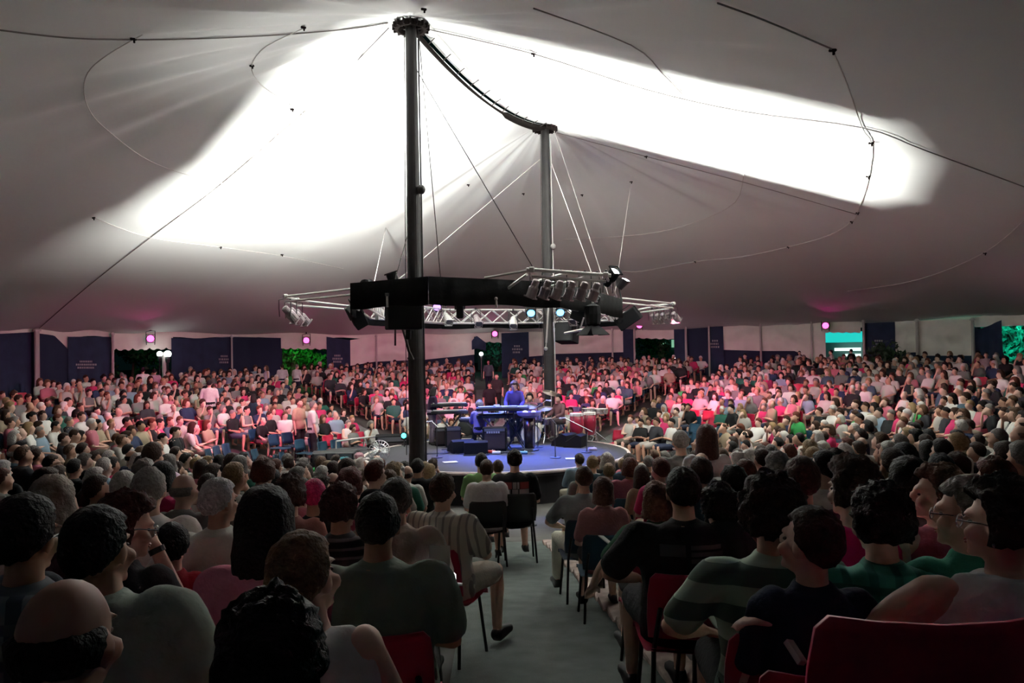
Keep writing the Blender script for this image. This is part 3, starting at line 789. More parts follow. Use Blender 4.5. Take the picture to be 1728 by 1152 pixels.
# ------------------------------------------------------------------ outside
def tree(px, py_mid, k, h, wdt, label, col, n=1800, trunk=True):
    g = hit_wall(px, py_mid); g = V((g.x*k, g.y*k, 0)); z0 = ground(g.x, g.y)
    root = thing('tree', (g.x, g.y, z0), label, 'tree')
    if trunk:
        bm = bmesh.new(); bm_tube(bm, [(g.x, g.y, z0-.1), (g.x+.1, g.y, z0+h*.3), (g.x-.05, g.y+.1, z0+h*.6), (g.x+.1, g.y, z0+h*.85)], [.14, .11, .08, .03], 7)
        for q in range(4):
            a0 = q*1.7; bm_tube(bm, [(g.x, g.y, z0+h*.35), (g.x+math.cos(a0)*wdt*.5, g.y+math.sin(a0)*wdt*.5, z0+h*.65)], [.05, .02], 5)
        obj('trunk', bm, mat('bark', (.08, .06, .04), .9), root)
    r_ = random.Random(int(px)); vsx, fsx = [], []
    blobs = [(r_.uniform(-.7, .7)*wdt, r_.uniform(-.7, .7)*wdt, h*(.12+.88*r_.random()), r_.uniform(.35, .65)) for _ in range(16)]
    for i in range(n):
        b = blobs[i % len(blobs)]; d = V((r_.gauss(0, 1), r_.gauss(0, 1), r_.gauss(0, 1))).normalized()*b[3]*(.75+.3*r_.random())
        p = V((g.x+b[0], g.y+b[1], z0+b[2]))+d
        if p.z < z0: continue
        u = V((r_.gauss(0, 1), r_.gauss(0, 1), r_.gauss(0, 1))).normalized(); v = u.cross(d).normalized(); s = r_.uniform(.09, .16)
        i0 = len(vsx); vsx += [p-u*s, p+v*s*.5, p+u*s, p-v*s*.5]; fsx.append((i0, i0+1, i0+2, i0+3))
    o = link(bpy.data.objects.new('crown', mesh_from('crown', vsx, fsx, mat('leaf_'+label.split()[0], col, .6)))); attach(o, root)
G1 = (.05, .22, .04)
tree(492, 600, 1.16, 2.7, 1.0, 'bright green-lit leafy tree outside, beside the dark curtain edge', G1)
tree(528, 600, 1.18, 2.9, 1.1, 'bright green-lit leafy tree outside, beside the narrow lettered curtain', G1)
tree(224, 600, 1.25, 3.0, 1.5, 'dark leafy tree outside behind the twin white lamps', (.02, .06, .02))
tree(1098, 590, 1.22, 3.4, 1.2, 'dim green leafy tree outside the dark green opening', (.03, .10, .03))
tree(842, 600, 1.10, 2.2, .7, 'teal-lit small tree outside the teal opening', (.03, .14, .08), 900)
tree(1715, 590, 1.10, 3.2, 1.2, 'cyan-lit leafy tree outside past the knotted navy curtain', (.03, .22, .14))
tree(120, 622, 1.15, 1.6, 1.6, 'low teal-lit shrub outside below the slanted curtain', (.03, .2, .12), 900)
tree(1495, 612, .955, 1.35, .8, 'dark bushy shrub in front of the white canvas by lettered curtain', (.012, .012, .012), 900, False)
def lamp_out(px, py, k, e, c, h=0):
    g = hit_wall(px, py); p = V((g.x*k, g.y*k, CAMZ+(g.z-CAMZ)*k+h)); light('outside_lamp', 'POINT', p, e, c, radius=.1)
lamp_out(512, 596, 1.09, 130, (.12, 1, .22), .6)
lamp_out(236, 600, 1.12, 14, (.3, 1, .6), .6)
lamp_out(842, 590, 1.05, 22, (.1, .9, .75), .3)
lamp_out(1118, 585, 1.10, 20, (.2, 1, .6), .6)
lamp_out(1705, 580, 1.05, 90, (.05, .95, .75), .4)
lamp_out(120, 620, 1.08, 40, (.05, .95, .7), .2)
lamp_out(430, 640, 1.06, 25, (.1, 1, .7), .2)
# bright bare lamps
def bulb(px, py, r, label, T=TW-.6, post=None, e=1.5, name='bare_lamp', col=(.9, 1, .95), estr=5):
    g = hit_wall(px, py, T); root = thing(name, g, label, 'lamp')
    bm = bmesh.new(); bm_ball(bm, g, r, 12, 8); obj('globe', bm, mat('globe_white', (1, 1, 1), .3, emit=col, estr=estr), root, smooth=True)
    bm = bmesh.new(); bm_lathe(bm, g+V((0, 0, -r*1.5)), [(r*.5, -r), (r*.7, 0), (r*.6, r*.7)], 10); obj('socket', bm, M_BLACKM, root)
    if post: rod('post', (g.x, g.y, ground(g.x, g.y)), g-V((0, 0, r*1.2)), .03, M_BLACKM, root)
    light('bulb', 'POINT', g+V((0, -r*1.6, 0)), e, col, radius=r*.5)
bulb(269.5, 597, .115, 'bare white lamp on the pale post, twin nearer the valance middle', post=True)
bulb(283, 597, .145, 'bare white lamp on the pale post, larger twin next to the curtain', post=True)
bulb(812, 597, .11, 'bare white lamp glowing at the top of the far aisle', post=True, T=TW-1.2, e=12)
bulb(1137, 604, .08, 'small pinkish lamp glowing over the heads under the building-light opening', post=True, T=TW-1.5, e=3)
bulb(1041, 665, .05, 'tiny white lamp at the aisle beyond the conga drums', post=True, T=8.2, e=2)
bulb(600, 663, .035, 'tiny white lamp in the far crowd on the fan side', post=True, T=12.5, e=1)
# stall outside
M_CYAN = mat('cyan_awning', (.1, .8, .75), .7, emit=(.02, .70, .62), estr=.9)  # backlight on the awning cloth is put in as its own glow
def outq(px0, px1, py0, py1, k, nm, m, root, dep=.3):
    a = hit_wall(px0, py0); b = hit_wall(px1, py0)
    za = CAMZ+(a.z-CAMZ)*k; zb = CAMZ+ray(px0, py1).z*a.y*k
    a2, b2 = V((a.x*k, a.y*k)), V((b.x*k, b.y*k)); d = b2-a2; n_ = V((-d.y, d.x)).normalized()*dep
    bm = bmesh.new()
    bm_rings(bm, [[V((*p, z)) for p in (a2, b2, b2+n_, a2+n_)] for z in (zb, za)])
    return obj(nm, bm, m, root)
g = hit_wall(1420, 590); g = g*1.12
stall = thing('refreshment_stall', (g.x, g.y, ground(g.x, g.y)), 'lit refreshment stall with glowing cyan awning outside the tent', 'stall')
outq(1382, 1460, 561, 578, 1.12, 'awning', M_CYAN, stall, 1.2)
outq(1380, 1462, 578, 640, 1.17, 'back_wall', mat('stall_wall', (.25, .3, .3), .8), stall, .1)
outq(1408, 1452, 587, 592, 1.155, 'menu_strip', mat('menu_light', (1, 1, .9), .5, emit=(.8, 1, .9), estr=1.4), stall, .05)
outq(1426, 1452, 597, 601, 1.15, 'menu_strip', MATS['menu_light'], stall, .05)
outq(1384, 1456, 604, 630, 1.13, 'counter', mat('counter', (.1, .12, .12), .6), stall, .3)
g = hit_wall(1420, 580)*1.15; light('stall_lamp', 'POINT', (g.x, g.y, g.z), 14, (.7, 1, .95), radius=.2)
g = hit_wall(1120, 590)*1.35
bld = thing('service_building', (g.x, g.y, ground(g.x, g.y)), 'teal-lit building with two lit panes outside the dark green opening', 'building')
outq(1112, 1144, 560, 640, 1.35, 'wall', mat('teal_wall', (.03, .16, .15), .8), bld, .3)
outq(1116, 1123, 578, 583, 1.345, 'window', mat('lit_window', (.6, .9, .7), .5, emit=(.35, .8, .5), estr=.6), bld, .03)
outq(1133, 1139, 573, 586, 1.345, 'window', MATS['lit_window'], bld, .03)
g = hit_wall(830, 590)*1.2
bld = thing('garden_wall', (g.x, g.y, ground(g.x, g.y)), 'teal-lit wall standing outside the opening in the middle', 'wall')
outq(806, 846, 572, 640, 1.22, 'wall_face', mat('teal_wall', (.03, .16, .15), .8), bld, .2)
outq(804, 848, 569, 572, 1.22, 'coping', M_CANVAS, bld, .3)
# ------------------------------------------------------------------ people: one voxel-fused surface per body, clothes and hair as children
JOBS = []      # [temp object, target triangles, wrinkle, holder dict, key]
def submit(bm, name, voxel, tris, m, holder, key, smooth=3, wr=0):
    bmesh.ops.recalc_face_normals(bm, faces=bm.faces)
    me = bpy.data.meshes.new(name); bm.to_mesh(me); bm.free()
    o = bpy.data.objects.new('tmp_'+name, me); COL.objects.link(o)
    r = o.modifiers.new('r', 'REMESH'); r.mode = 'VOXEL'; r.voxel_size = voxel; r.use_smooth_shade = True
    s = o.modifiers.new('s', 'SMOOTH'); s.factor = .5; s.iterations = smooth
    JOBS.append([o, tris, wr, holder, key, m, name])
def run_jobs():
    dg = bpy.context.evaluated_depsgraph_get(); dg.update()
    second = []
    for o, tris, wr, holder, key, m, name in JOBS:
        me = bpy.data.meshes.new_from_object(o.evaluated_get(dg))
        old = o.data
        o.modifiers.clear(); o.data = me
        if wr:
            n = len(me.vertices); co = np.empty(n*3, 'f'); no = np.empty(n*3, 'f')
            me.vertices.foreach_get('co', co); me.vertex_normals.foreach_get('vector', no)
            co = co.reshape(-1, 3); no = no.reshape(-1, 3)
            f = np.array([noise.noise(V((p[0]*9, p[1]*9, p[2]*5)))+.6*noise.noise(V((p[0]*19+3, p[1]*19, p[2]*13))) for p in co], 'f')
            co = co+no*(f*wr)[:, None]
            me.vertices.foreach_set('co', co.ravel()); me.update()
        nt = sum(len(p.vertices)-2 for p in me.polygons) if len(me.polygons) < 2000 else len(me.polygons)*2
        d = o.modifiers.new('d', 'DECIMATE'); d.ratio = min(1, tris/max(nt, 1))
    dg = bpy.context.evaluated_depsgraph_get(); dg.update()
    for o, tris, wr, holder, key, m, name in JOBS:
        me = bpy.data.meshes.new_from_object(o.evaluated_get(dg))
        me.name = name; me.materials.clear(); me.materials.append(m); me.shade_smooth()
        holder[key] = me
        bpy.data.objects.remove(o)
    JOBS.clear()

def limb(bm, pts, rad, n=10, flat=1.0):
    """tapered limb with rounded ends"""
    P, Q = [V(p) for p in pts], list(rad)
    d0 = (P[0]-P[1]).normalized(); d1 = (P[-1]-P[-2]).normalized()
    P = [P[0]+d0*Q[0]*.8, P[0]+d0*Q[0]*.4]+P+[P[-1]+d1*Q[-1]*.4, P[-1]+d1*Q[-1]*.8]
    Q = [Q[0]*.35, Q[0]*.85]+Q+[Q[-1]*.85, Q[-1]*.35]
    bm_tube(bm, P, Q, n)
def ell(bm, c, r, M=None, seg=12):
    mt = (M or Matrix.Identity(4)) @ Matrix.Translation(c) @ Matrix.Diagonal((*r, 1))
    bmesh.ops.create_uvsphere(bm, u_segments=seg, v_segments=8, radius=1, matrix=mt)
class Person: pass
def build_person(w=1.0, belly=0.0, lean=-.06, side=0.0, yaw=0.0, nod=0.0, arms=('lap', 'lap'), sleeve='short', legs='shorts', stand=False, bust=0.0,
                 hair='short', hl=.15, hvol=1.0, neckless=False, q='mid', tuck=0, spread=.13, twist=0.0):
    """yaw: head turn (+ = to its own left). Returns Person with .m meshes, .head centre, .top"""
    VOX, TB, TS, TP, TH = {'hero': (.0105, 9000, 4200, 1800, 2600), 'mid': (.015, 1500, 620, 420, 480), 'low': (.026, 300, 130, 90, 90)}[q]
    p = Person(); p.m = {}
    S = V((math.sin(side), math.sin(lean)*math.cos(side), math.cos(lean)*math.cos(side))).normalized()
    Xd = V((1, 0, 0)); Xd = (Xd-S*Xd.dot(S)).normalized()
    if twist: Xd = Matrix.Rotation(twist, 3, S) @ Xd
    Fd = S.cross(Xd).normalized()
    if Fd.y < 0: Fd = -Fd
    P0 = V((0, 0, .98 if stand else .52))
    ST = [(-.09, .145, .115), (0, .17, .135), (.13, .150, .112+belly), (.27, .165, .118+belly*.5+bust*.3), (.36, .172, .112+bust), (.435, .150, .088), (.495, .068, .060)]
    def torso(bm, off, k0=0, k1=7, neck=True, hem=0):
        rg = []
        for i, (h, rx, ry) in enumerate(ST[k0:k1]):
            o_ = off+(hem if i == 0 else 0)
            c = P0+S*h+Fd*((ry-.118)*.5 if i > 0 else 0)
            rg.append(ring(c, Xd, Fd, rx*w+o_, ry*(.5+.5*w)+o_, 18))
        bm_rings(bm, rg)
    sh = [P0+S*.425+Xd*(sg*.172*w) for sg in (-1, 1)]
    # arms: joint positions by pose; sg -1 is the figure's own left
    AJ = []
    for k, sg in enumerate((-1, 1)):
        s0 = sh[k]; a = arms[k]
        O = Xd*sg
        el, wr = {
            'lap': (s0+O*.07-S*.27+Fd*.05, P0+O*.10+Fd*.30+V((0, 0, .10))),
            'knee': (s0+O*.07-S*.25+Fd*.13, P0+O*.13+Fd*.40+V((0, 0, .09))),
            'cross': (s0+O*.06-S*.26+Fd*.08, P0+S*.22-O*.06+Fd*.23),
            'chin': (s0+O*.04-S*.20+Fd*.20, P0+S*.55+O*.05+Fd*.16),
            'down': (s0+O*.07-S*.29, s0+O*.08-S*.53+Fd*.06),
            'side': (s0+O*.20-S*.20-Fd*.04, s0+O*.24-S*.40+Fd*.14),
            'chairback': (s0+O*.18-S*.12+Fd*.05, s0+O*.43-S*.11+Fd*.10),
            'play': (s0+O*.07-S*.22+Fd*.12, s0+O*.02-S*.27+Fd*.38),
            'wide': (s0+O*.17-S*.20+Fd*.03, P0+O*.20+Fd*.25+V((0, 0, .12))),
        }[a]
        AJ.append((s0, el, wr))
    bm = bmesh.new()
    torso(bm, -.004)
    for k, sg in enumerate((-1, 1)):
        s0, el, wr = AJ[k]
        ell(bm, s0-Xd*sg*.01, (.062*w, .062, .062))
        am = .92+.25*(w-1)
        limb(bm, [s0, s0.lerp(el, .5), el, el.lerp(wr, .35), wr], [.052*w, .048*w*am, .039*am, .042*am, .027])
        # hand: palm, four fingers, thumb
        fd = (wr-el).normalized(); up = V((0, 0, 1)); lat = fd.cross(up)
        if lat.length < .2: lat = V((1, 0, 0))
        lat.normalize(); dn = fd.cross(lat).normalized()
        if dn.z > 0: dn = -dn
        pc = wr+fd*.045
        bm_rings(bm, [ring(wr+fd*t, lat, dn, a_, b_, 10) for t, a_, b_ in ((-.01, .024, .018), (.02, .036, .016), (.06, .042, .014), (.085, .038, .011))])
        if q != 'low':
            for j in range(4):
                b0 = wr+fd*.075+lat*(-.033+.022*j); ln = (.060, .072, .068, .052)[j]
                limb(bm, [b0, b0+fd*ln*.55+dn*.008, b0+fd*ln*.95+dn*.030], [.0095, .009, .0075], 7)
            th = lat*(-sg)
            limb(bm, [wr+fd*.02+th*.03, wr+fd*.05+th*.055+dn*.01, wr+fd*.085+th*.06+dn*.02], [.012, .0105, .009], 7)
    # legs
    LJ = []
    for k, sg in enumerate((-1, 1)):
        if stand: hp, kn, an, to = V((sg*.085, 0, .92)), V((sg*.10, .03, .50)), V((sg*.11, -.02, .09)), V((sg*.13, .14, .035))
        else: hp, kn, an, to = V((sg*.085, .03, .515)), V((sg*spread, .47, .50)), V((sg*(spread+.01), .43-tuck, .10)), V((sg*(spread+.04), .60-tuck, .035))
        LJ.append((hp, kn, an, to))
        limb(bm, [hp, hp.lerp(kn, .5), kn, kn.lerp(an, .3), an], [.088*w, .076*w, .055, .054, .036])
        limb(bm, [an-V((0, .03, .045)), an+V((0, .02, -.04)), to], [.036, .040, .030], 8)
    # neck and head
    hc = P0+S*.615+V((0, .012, .02))+Fd*.01
    limb(bm, [P0+S*.44, P0+S*.52+Fd*.008, hc-V((0, 0, .05))], [.070*(.7+.3*w), .054*(.8+.2*w), .052], 12)
    MH = Matrix.Translation(hc) @ Matrix.Rotation(yaw, 4, 'Z') @ Matrix.Rotation(-nod, 4, 'X') @ Matrix.Rotation(side*.4, 4, 'Y')
    for c, r_ in (((0, -.008, .022), (.075, .094, .098)), ((0, .028, -.045), (.057, .066, .072)), ((0, .045, -.075), (.042, .045, .042)), ((0, .102, -.018), (.0135, .022, .026)), ((0, .088, .022), (.050, .015, .012)),
                  ((0, .092, -.066), (.022, .012, .011)), ((0, .083, -.098), (.024, .020, .018)), ((.077, -.004, -.012), (.012, .024, .033)), ((-.077, -.004, -.012), (.012, .024, .033)), ((.042, .07, -.035), (.025, .025, .025)), ((-.042, .07, -.035), (.025, .025, .025))):
        ell(bm, c, r_, MH)
    submit(bm, 'person', VOX, TB, SKIN, p.m, 'body', 2 if q == 'hero' else 1)
    p.head = hc; p.MH = MH; p.wrist = [a[2] for a in AJ]; p.elbow = [a[1] for a in AJ]
    # shirt
    bm = bmesh.new()
    if sleeve == 'none':
        torso(bm, .022, 0, 7, hem=.014)
        for sg in (-1, 1): limb(bm, [P0+S*.30+Xd*(sg*.12*w), P0+S*.40+Xd*(sg*.125*w), P0+S*.452+Xd*(sg*.10*w)], [.07, .075, .05], 9)
    else:
        torso(bm, .020, 0, 7, hem=.018)
        for k in (0, 1):
            s0, el, wr = AJ[k]
            ell(bm, s0-Xd*(k*2-1)*.02, (.078*w, .078, .074))
            if sleeve == 'short': limb(bm, [s0, s0.lerp(el, .45), s0.lerp(el, .78)], [.070*w, .066*w, .064*w])
            else: limb(bm, [s0, s0.lerp(el, .5), el, el.lerp(wr, .5), el.lerp(wr, .93)], [.070*w, .062*w, .055, .05, .042])
        bm_rings(bm, [ring(P0+S*h, Xd, Fd, r1, r2, 14) for h, r1, r2 in ((.44, .095, .085), (.485, .080, .074), (.512, .066, .066))])   # collar
    submit(bm, 'shirt', VOX*1.1, TS, CLOTH, p.m, 'shirt', 3, .008 if q == 'hero' else .004)
    # bottoms
    bm = bmesh.new()
    rg = [ring(P0+S*h, Xd, Fd, rx*w+.016, ry+.016, 16) for h, rx, ry in ((-.12, .12, .10), (-.08, .15, .125), (0, .17, .14), (.07, .165, .13))]; bm_rings(bm, rg)
    for hp, kn, an, to in LJ:
        if legs == 'shorts': limb(bm, [hp, hp.lerp(kn, .5), hp.lerp(kn, .86)], [.102*w, .092*w, .086])
        else: limb(bm, [hp, hp.lerp(kn, .5), kn, kn.lerp(an, .5), kn.lerp(an, .97)], [.102*w, .090*w, .072, .066, .060])
    submit(bm, 'trousers', VOX*1.1, TP, PANTS, p.m, 'bottoms', 3, .006 if q == 'hero' else 0)
    if q != 'low':
        for k, (hp, kn, an, to) in enumerate(LJ):
            bm = bmesh.new()
            limb(bm, [an-V((0, .035, .05)), an+V((0, .03, -.045)), to], [.042, .047, .036], 8)
            bm_box(bm, (an+to)/2-V((0, .01, .055)), (.075, .25, .022), bevel=.008)
            submit(bm, 'shoe', .014, 130 if q == 'mid' else 350, SHOE, p.m, 'shoe%d' % k, 1)
    # hair
    p.hairtop = .0
    if hair:
        p.m['hair'] = hair_mesh(hair, hl, hvol, q, MH)
        p.hairtop = {'short': .012, 'crop': .006, 'bushy': .04*hvol, 'curly': .045*hvol, 'long': .02, 'bob': .025, 'bald': 0, 'cap': .03}[hair]
    if q == 'hero':
        bm = bmesh.new()
        for sg in (-1, 1): ell(bm, (sg*.031, .079, -.002), (.010, .008, .006), MH, 8)
        p.m['eyes'] = ('raw', 'eyes', bm, M_EYE)
        bm = bmesh.new(); ell(bm, (0, .101, -.062), (.022, .006, .0045), MH, 10); ell(bm, (0, .1, -.071), (.018, .006, .005), MH, 10)
        p.m['lips'] = ('raw', 'lips', bm, M_LIP)
        for k in ('eyes', 'lips'):
            _, nm, b, m_ = p.m[k]; me = bpy.data.meshes.new(nm); b.to_mesh(me); b.free(); me.materials.append(m_); me.shade_smooth(); p.m[k] = me
    p.top = (MH @ V((0, -.01, .12))).z+p.hairtop
    return p
HSEED = [0]
def hair_mesh(style, hl, hvol, q, MH):
    HSEED[0] += 1; sd = HSEED[0]*3.7
    seg, rn = {'hero': (44, 30), 'mid': (20, 14), 'low': (9, 7)}[q]
    bm = bmesh.new(); bmesh.ops.create_uvsphere(bm, u_segments=seg, v_segments=rn, radius=1)
    for v in bm.verts:
        d = v.co.normalized()
        nz = noise.noise(V((d.x*3.2+sd, d.y*3.2, d.z*3.2)))
        nf = noise.noise(V((d.x*9+sd, d.y*9, d.z*9)))
        strand = noise.noise(V((d.x*16+sd, d.y*16, d.z*2.5)))
        th, wob = {'short': (.011, .004), 'crop': (.005, .001), 'bushy': (.034, .012), 'curly': (.040, .010), 'long': (.018, .005), 'bob': (.026, .006), 'bald': (.010, .003), 'cap': (.004, 0)}[style]
        th *= hvol
        t = th+wob*nz*1.5+(wob*1.3 if style in ('curly', 'bushy') else wob*.5)*nf+.003*strand
        j = .05*noise.noise(V((d.x*7+sd, d.y*7, d.z*7)))+.03*strand
        zc = d.z+j
        yb = .22+.55*max(0, zc-.02)+(.10 if abs(d.x) < .45 else 0)       # front hairline: temples lie back, forehead comes forward
        cov = min((yb-(d.y+j))/.10, 1.0) if zc < .50 else 1.0
        if style in ('short', 'crop', 'cap'):
            low = -.16-.62*max(0, min(1, (.15-d.y)/.75))
            cov = min(cov, (zc-low)/.12)
        elif style == 'bald':
            cov = min((.10-(d.y+j))/.15, (zc+.62)/.12, (.24-zc)/.22)
        else:
            cov = min(cov, (zc+.70)/.12)
        cov = max(0.0, min(1.0, cov)); cov = cov*cov*(3-2*cov)
        r_ = V((.077, .096, .100)); tt = -.013+(t+.013)*cov
        p = V((d.x*(r_.x+tt), d.y*(r_.y+tt), d.z*(r_.z+tt)))
        p += V((0, -.008, .022))
        if style in ('long', 'bob') and d.z < .05 and d.y < .36:
            k = min(1, (.05-d.z)/.8); L = hl if style == 'long' else hl*.45
            side_ = V((d.x, d.y, 0)); side_ = side_.normalized() if side_.length > .05 else V((0, -1, 0))
            base = V((side_.x*(r_.x+t), side_.y*(r_.y+t)-.010, .022+.05*0))
            p = V((base.x*(1+.10*k), base.y*(1+.05*k)-.008, .03-.02-k*(L+.06)+.012*nf))
            if k > .97 or d.z < -.93: p = V((base.x*.3, base.y*.4-.03, p.z))
        v.co = p
    bmesh.ops.transform(bm, matrix=MH, verts=bm.verts)
    bmesh.ops.recalc_face_normals(bm, faces=bm.faces)
    if style == 'cap':
        pass
    me = bpy.data.meshes.new('hair'); bm.to_mesh(me); bm.free(); me.materials.append(HAIR); me.shade_smooth()
    return me

SKINS = [(.52, .30, .21), (.58, .36, .27), (.44, .25, .17), (.62, .41, .32), (.30, .16, .10)]
H_DK, H_BR, H_LB, H_GR, H_WH, H_BL, H_RD = (.012, .009, .008), (.045, .022, .014), (.12, .065, .035), (.20, .18, .165), (.55, .52, .48), (.30, .20, .10), (.12, .035, .02)
CHAIRS = []
def make_chair_meshes():
    d = {}
    bm = bmesh.new(); rows = []
    for i, (y, z) in enumerate(((-.20, .46), (-.10, .435), (.05, .435), (.17, .45), (.23, .445), (.245, .42))):
        rows.append([V((x, y, z-.02*(1-abs(x)/.23))) for x in (-.23, -.15, 0, .15, .23)])
    vs_ = [[bm.verts.new(p) for p in r] for r in rows]; lo_ = [[bm.verts.new(p-V((0, 0, .012))) for p in r] for r in rows]
    for a in range(len(rows)-1):
        for c in range(4):
            bm.faces.new((vs_[a][c], vs_[a][c+1], vs_[a+1][c+1], vs_[a+1][c])); bm.faces.new((lo_[a][c], lo_[a+1][c], lo_[a+1][c+1], lo_[a][c+1]))
    d['seat'] = bm
    bm = bmesh.new(); rows = []
    for z, y, hw in ((.50, -.20, .215), (.60, -.235, .225), (.72, -.265, .225), (.80, -.28, .215), (.825, -.285, .19)):
        rows.append([V((x*hw, y+.05*x*x, z)) for x in (-1, -.6, 0, .6, 1)])
    vs_ = [[bm.verts.new(p) for p in r] for r in rows]; lo_ = [[bm.verts.new(p-V((0, .014, 0))) for p in r] for r in rows]
    for a in range(len(rows)-1):
        for c in range(4):
            bm.faces.new((vs_[a][c], vs_[a][c+1], vs_[a+1][c+1], vs_[a+1][c])); bm.faces.new((lo_[a][c], lo_[a+1][c], lo_[a+1][c+1], lo_[a][c+1]))
    for a in range(len(rows)-1):
        for c in (0, 4): bm.faces.new((vs_[a][c], vs_[a+1][c], lo_[a+1][c], lo_[a][c]))
    for c in range(4):
        for a in (0, len(rows)-1): bm.faces.new((vs_[a][c], vs_[a][c+1], lo_[a][c+1], lo_[a][c]))
    d['backrest'] = bm
    for k, (sx, fr) in enumerate(((-1, 1), (1, 1), (-1, 0), (1, 0))):
        bm = bmesh.new(); bm_tube(bm, [(sx*.19, .16 if fr else -.16, .435), (sx*.22, .22 if fr else -.25, .0)], .012, 6)
        if not fr: bm_tube(bm, [(sx*.19, -.16, .435), (sx*.17, -.245, .66)], .012, 6)
        d['leg%d' % k] = bm
    out = {}
    for k, bm in d.items():
        bmesh.ops.recalc_face_normals(bm, faces=bm.faces)
        me = bpy.data.meshes.new('leg' if k.startswith('leg') else k); bm.to_mesh(me); bm.free(); me.shade_smooth() if k in ('seat', 'backrest') else None
        out[k] = me
    return out
CHM = make_chair_meshes()
CH_COL = {}
def chair(loc, rz, col, label, group=None, s=1.0, name='stacking_chair'):
    m = {'red': M_REDCHAIR, 'blue': M_BLUECHAIR, 'black': M_PLASTIC}[col]
    root = thing(name, loc, label, 'chair', group); root.rotation_euler = (0, 0, rz); root.scale = (s, s, s)
    for k, me in CHM.items():
        key = (k, col)
        if key not in CH_COL:
            c = me.copy(); c.materials.clear(); c.materials.append(m if k in ('seat', 'backrest') else M_BLACKM); c.name = me.name.split('.')[0]; CH_COL[key] = c
        o = link(bpy.data.objects.new(CH_COL[key].name.split('.')[0], CH_COL[key])); o.parent = root
    return root
def place(p, loc, rz, s, skin, hairc, shirt, bottoms, label, group=None, shoes=(.05, .05, .05), cat='person'):
    """shirt / bottoms: colour tuple or material"""
    b = link(bpy.data.objects.new('person', p.m['body'])); b.location = loc; b.rotation_euler = (0, 0, rz); b.scale = (s, s, s); b.color = (*skin, 1)
    tag(b, label, cat, group)
    for k, nm, c in (('shirt', 'shirt', shirt), ('bottoms', 'trousers', bottoms), ('shoe0', 'shoe', shoes), ('shoe1', 'shoe', shoes), ('hair', 'hair', hairc), ('eyes', 'eyes', None), ('lips', 'lips', None)):
        if k not in p.m: continue
        if k == 'hair' and hairc is None: continue
        o = link(bpy.data.objects.new(nm, p.m[k])); o.parent = b
        if isinstance(c, bpy.types.Material):
            o.material_slots[0].link = 'OBJECT'; o.material_slots[0].material = c
        elif c: o.color = (*c, 1)
    return b
# ------------------------------------------------------------------ near audience, one by one
S_GREYTEE = (.090, .112, .094); S_WHITE = (.55, .54, .50); S_PINK = (.42, .16, .20); S_NAVY = (.012, .016, .03); S_BLACK = (.012, .012, .013)
M_PLAID = stripes('plaid_cloth', (.28, .32, .33), (.10, .12, .15), 'X', 11, .45, (.16, .17, .19))
M_VSTR = stripes('vertical_stripe_cloth', (.62, .58, .50), (.30, .27, .25), 'X', 20, .3)
M_HSTR = stripes('dark_stripe_cloth', (.03, .03, .034), (.13, .11, .11), 'Z', 22, .3)
M_GSTR = stripes('green_stripe_cloth', (.42, .56, .44), (.14, .21, .17), 'Z', 7.5, .5, None)
M_TEAL = stripes('teal_check_cloth', (.06, .32, .24), (.035, .22, .18), 'X', 13, .35, (.04, .18, .15))
M_PATT = mat('leaf_print_cloth', (.30, .28, .26), .9, var=.75, vscale=16)
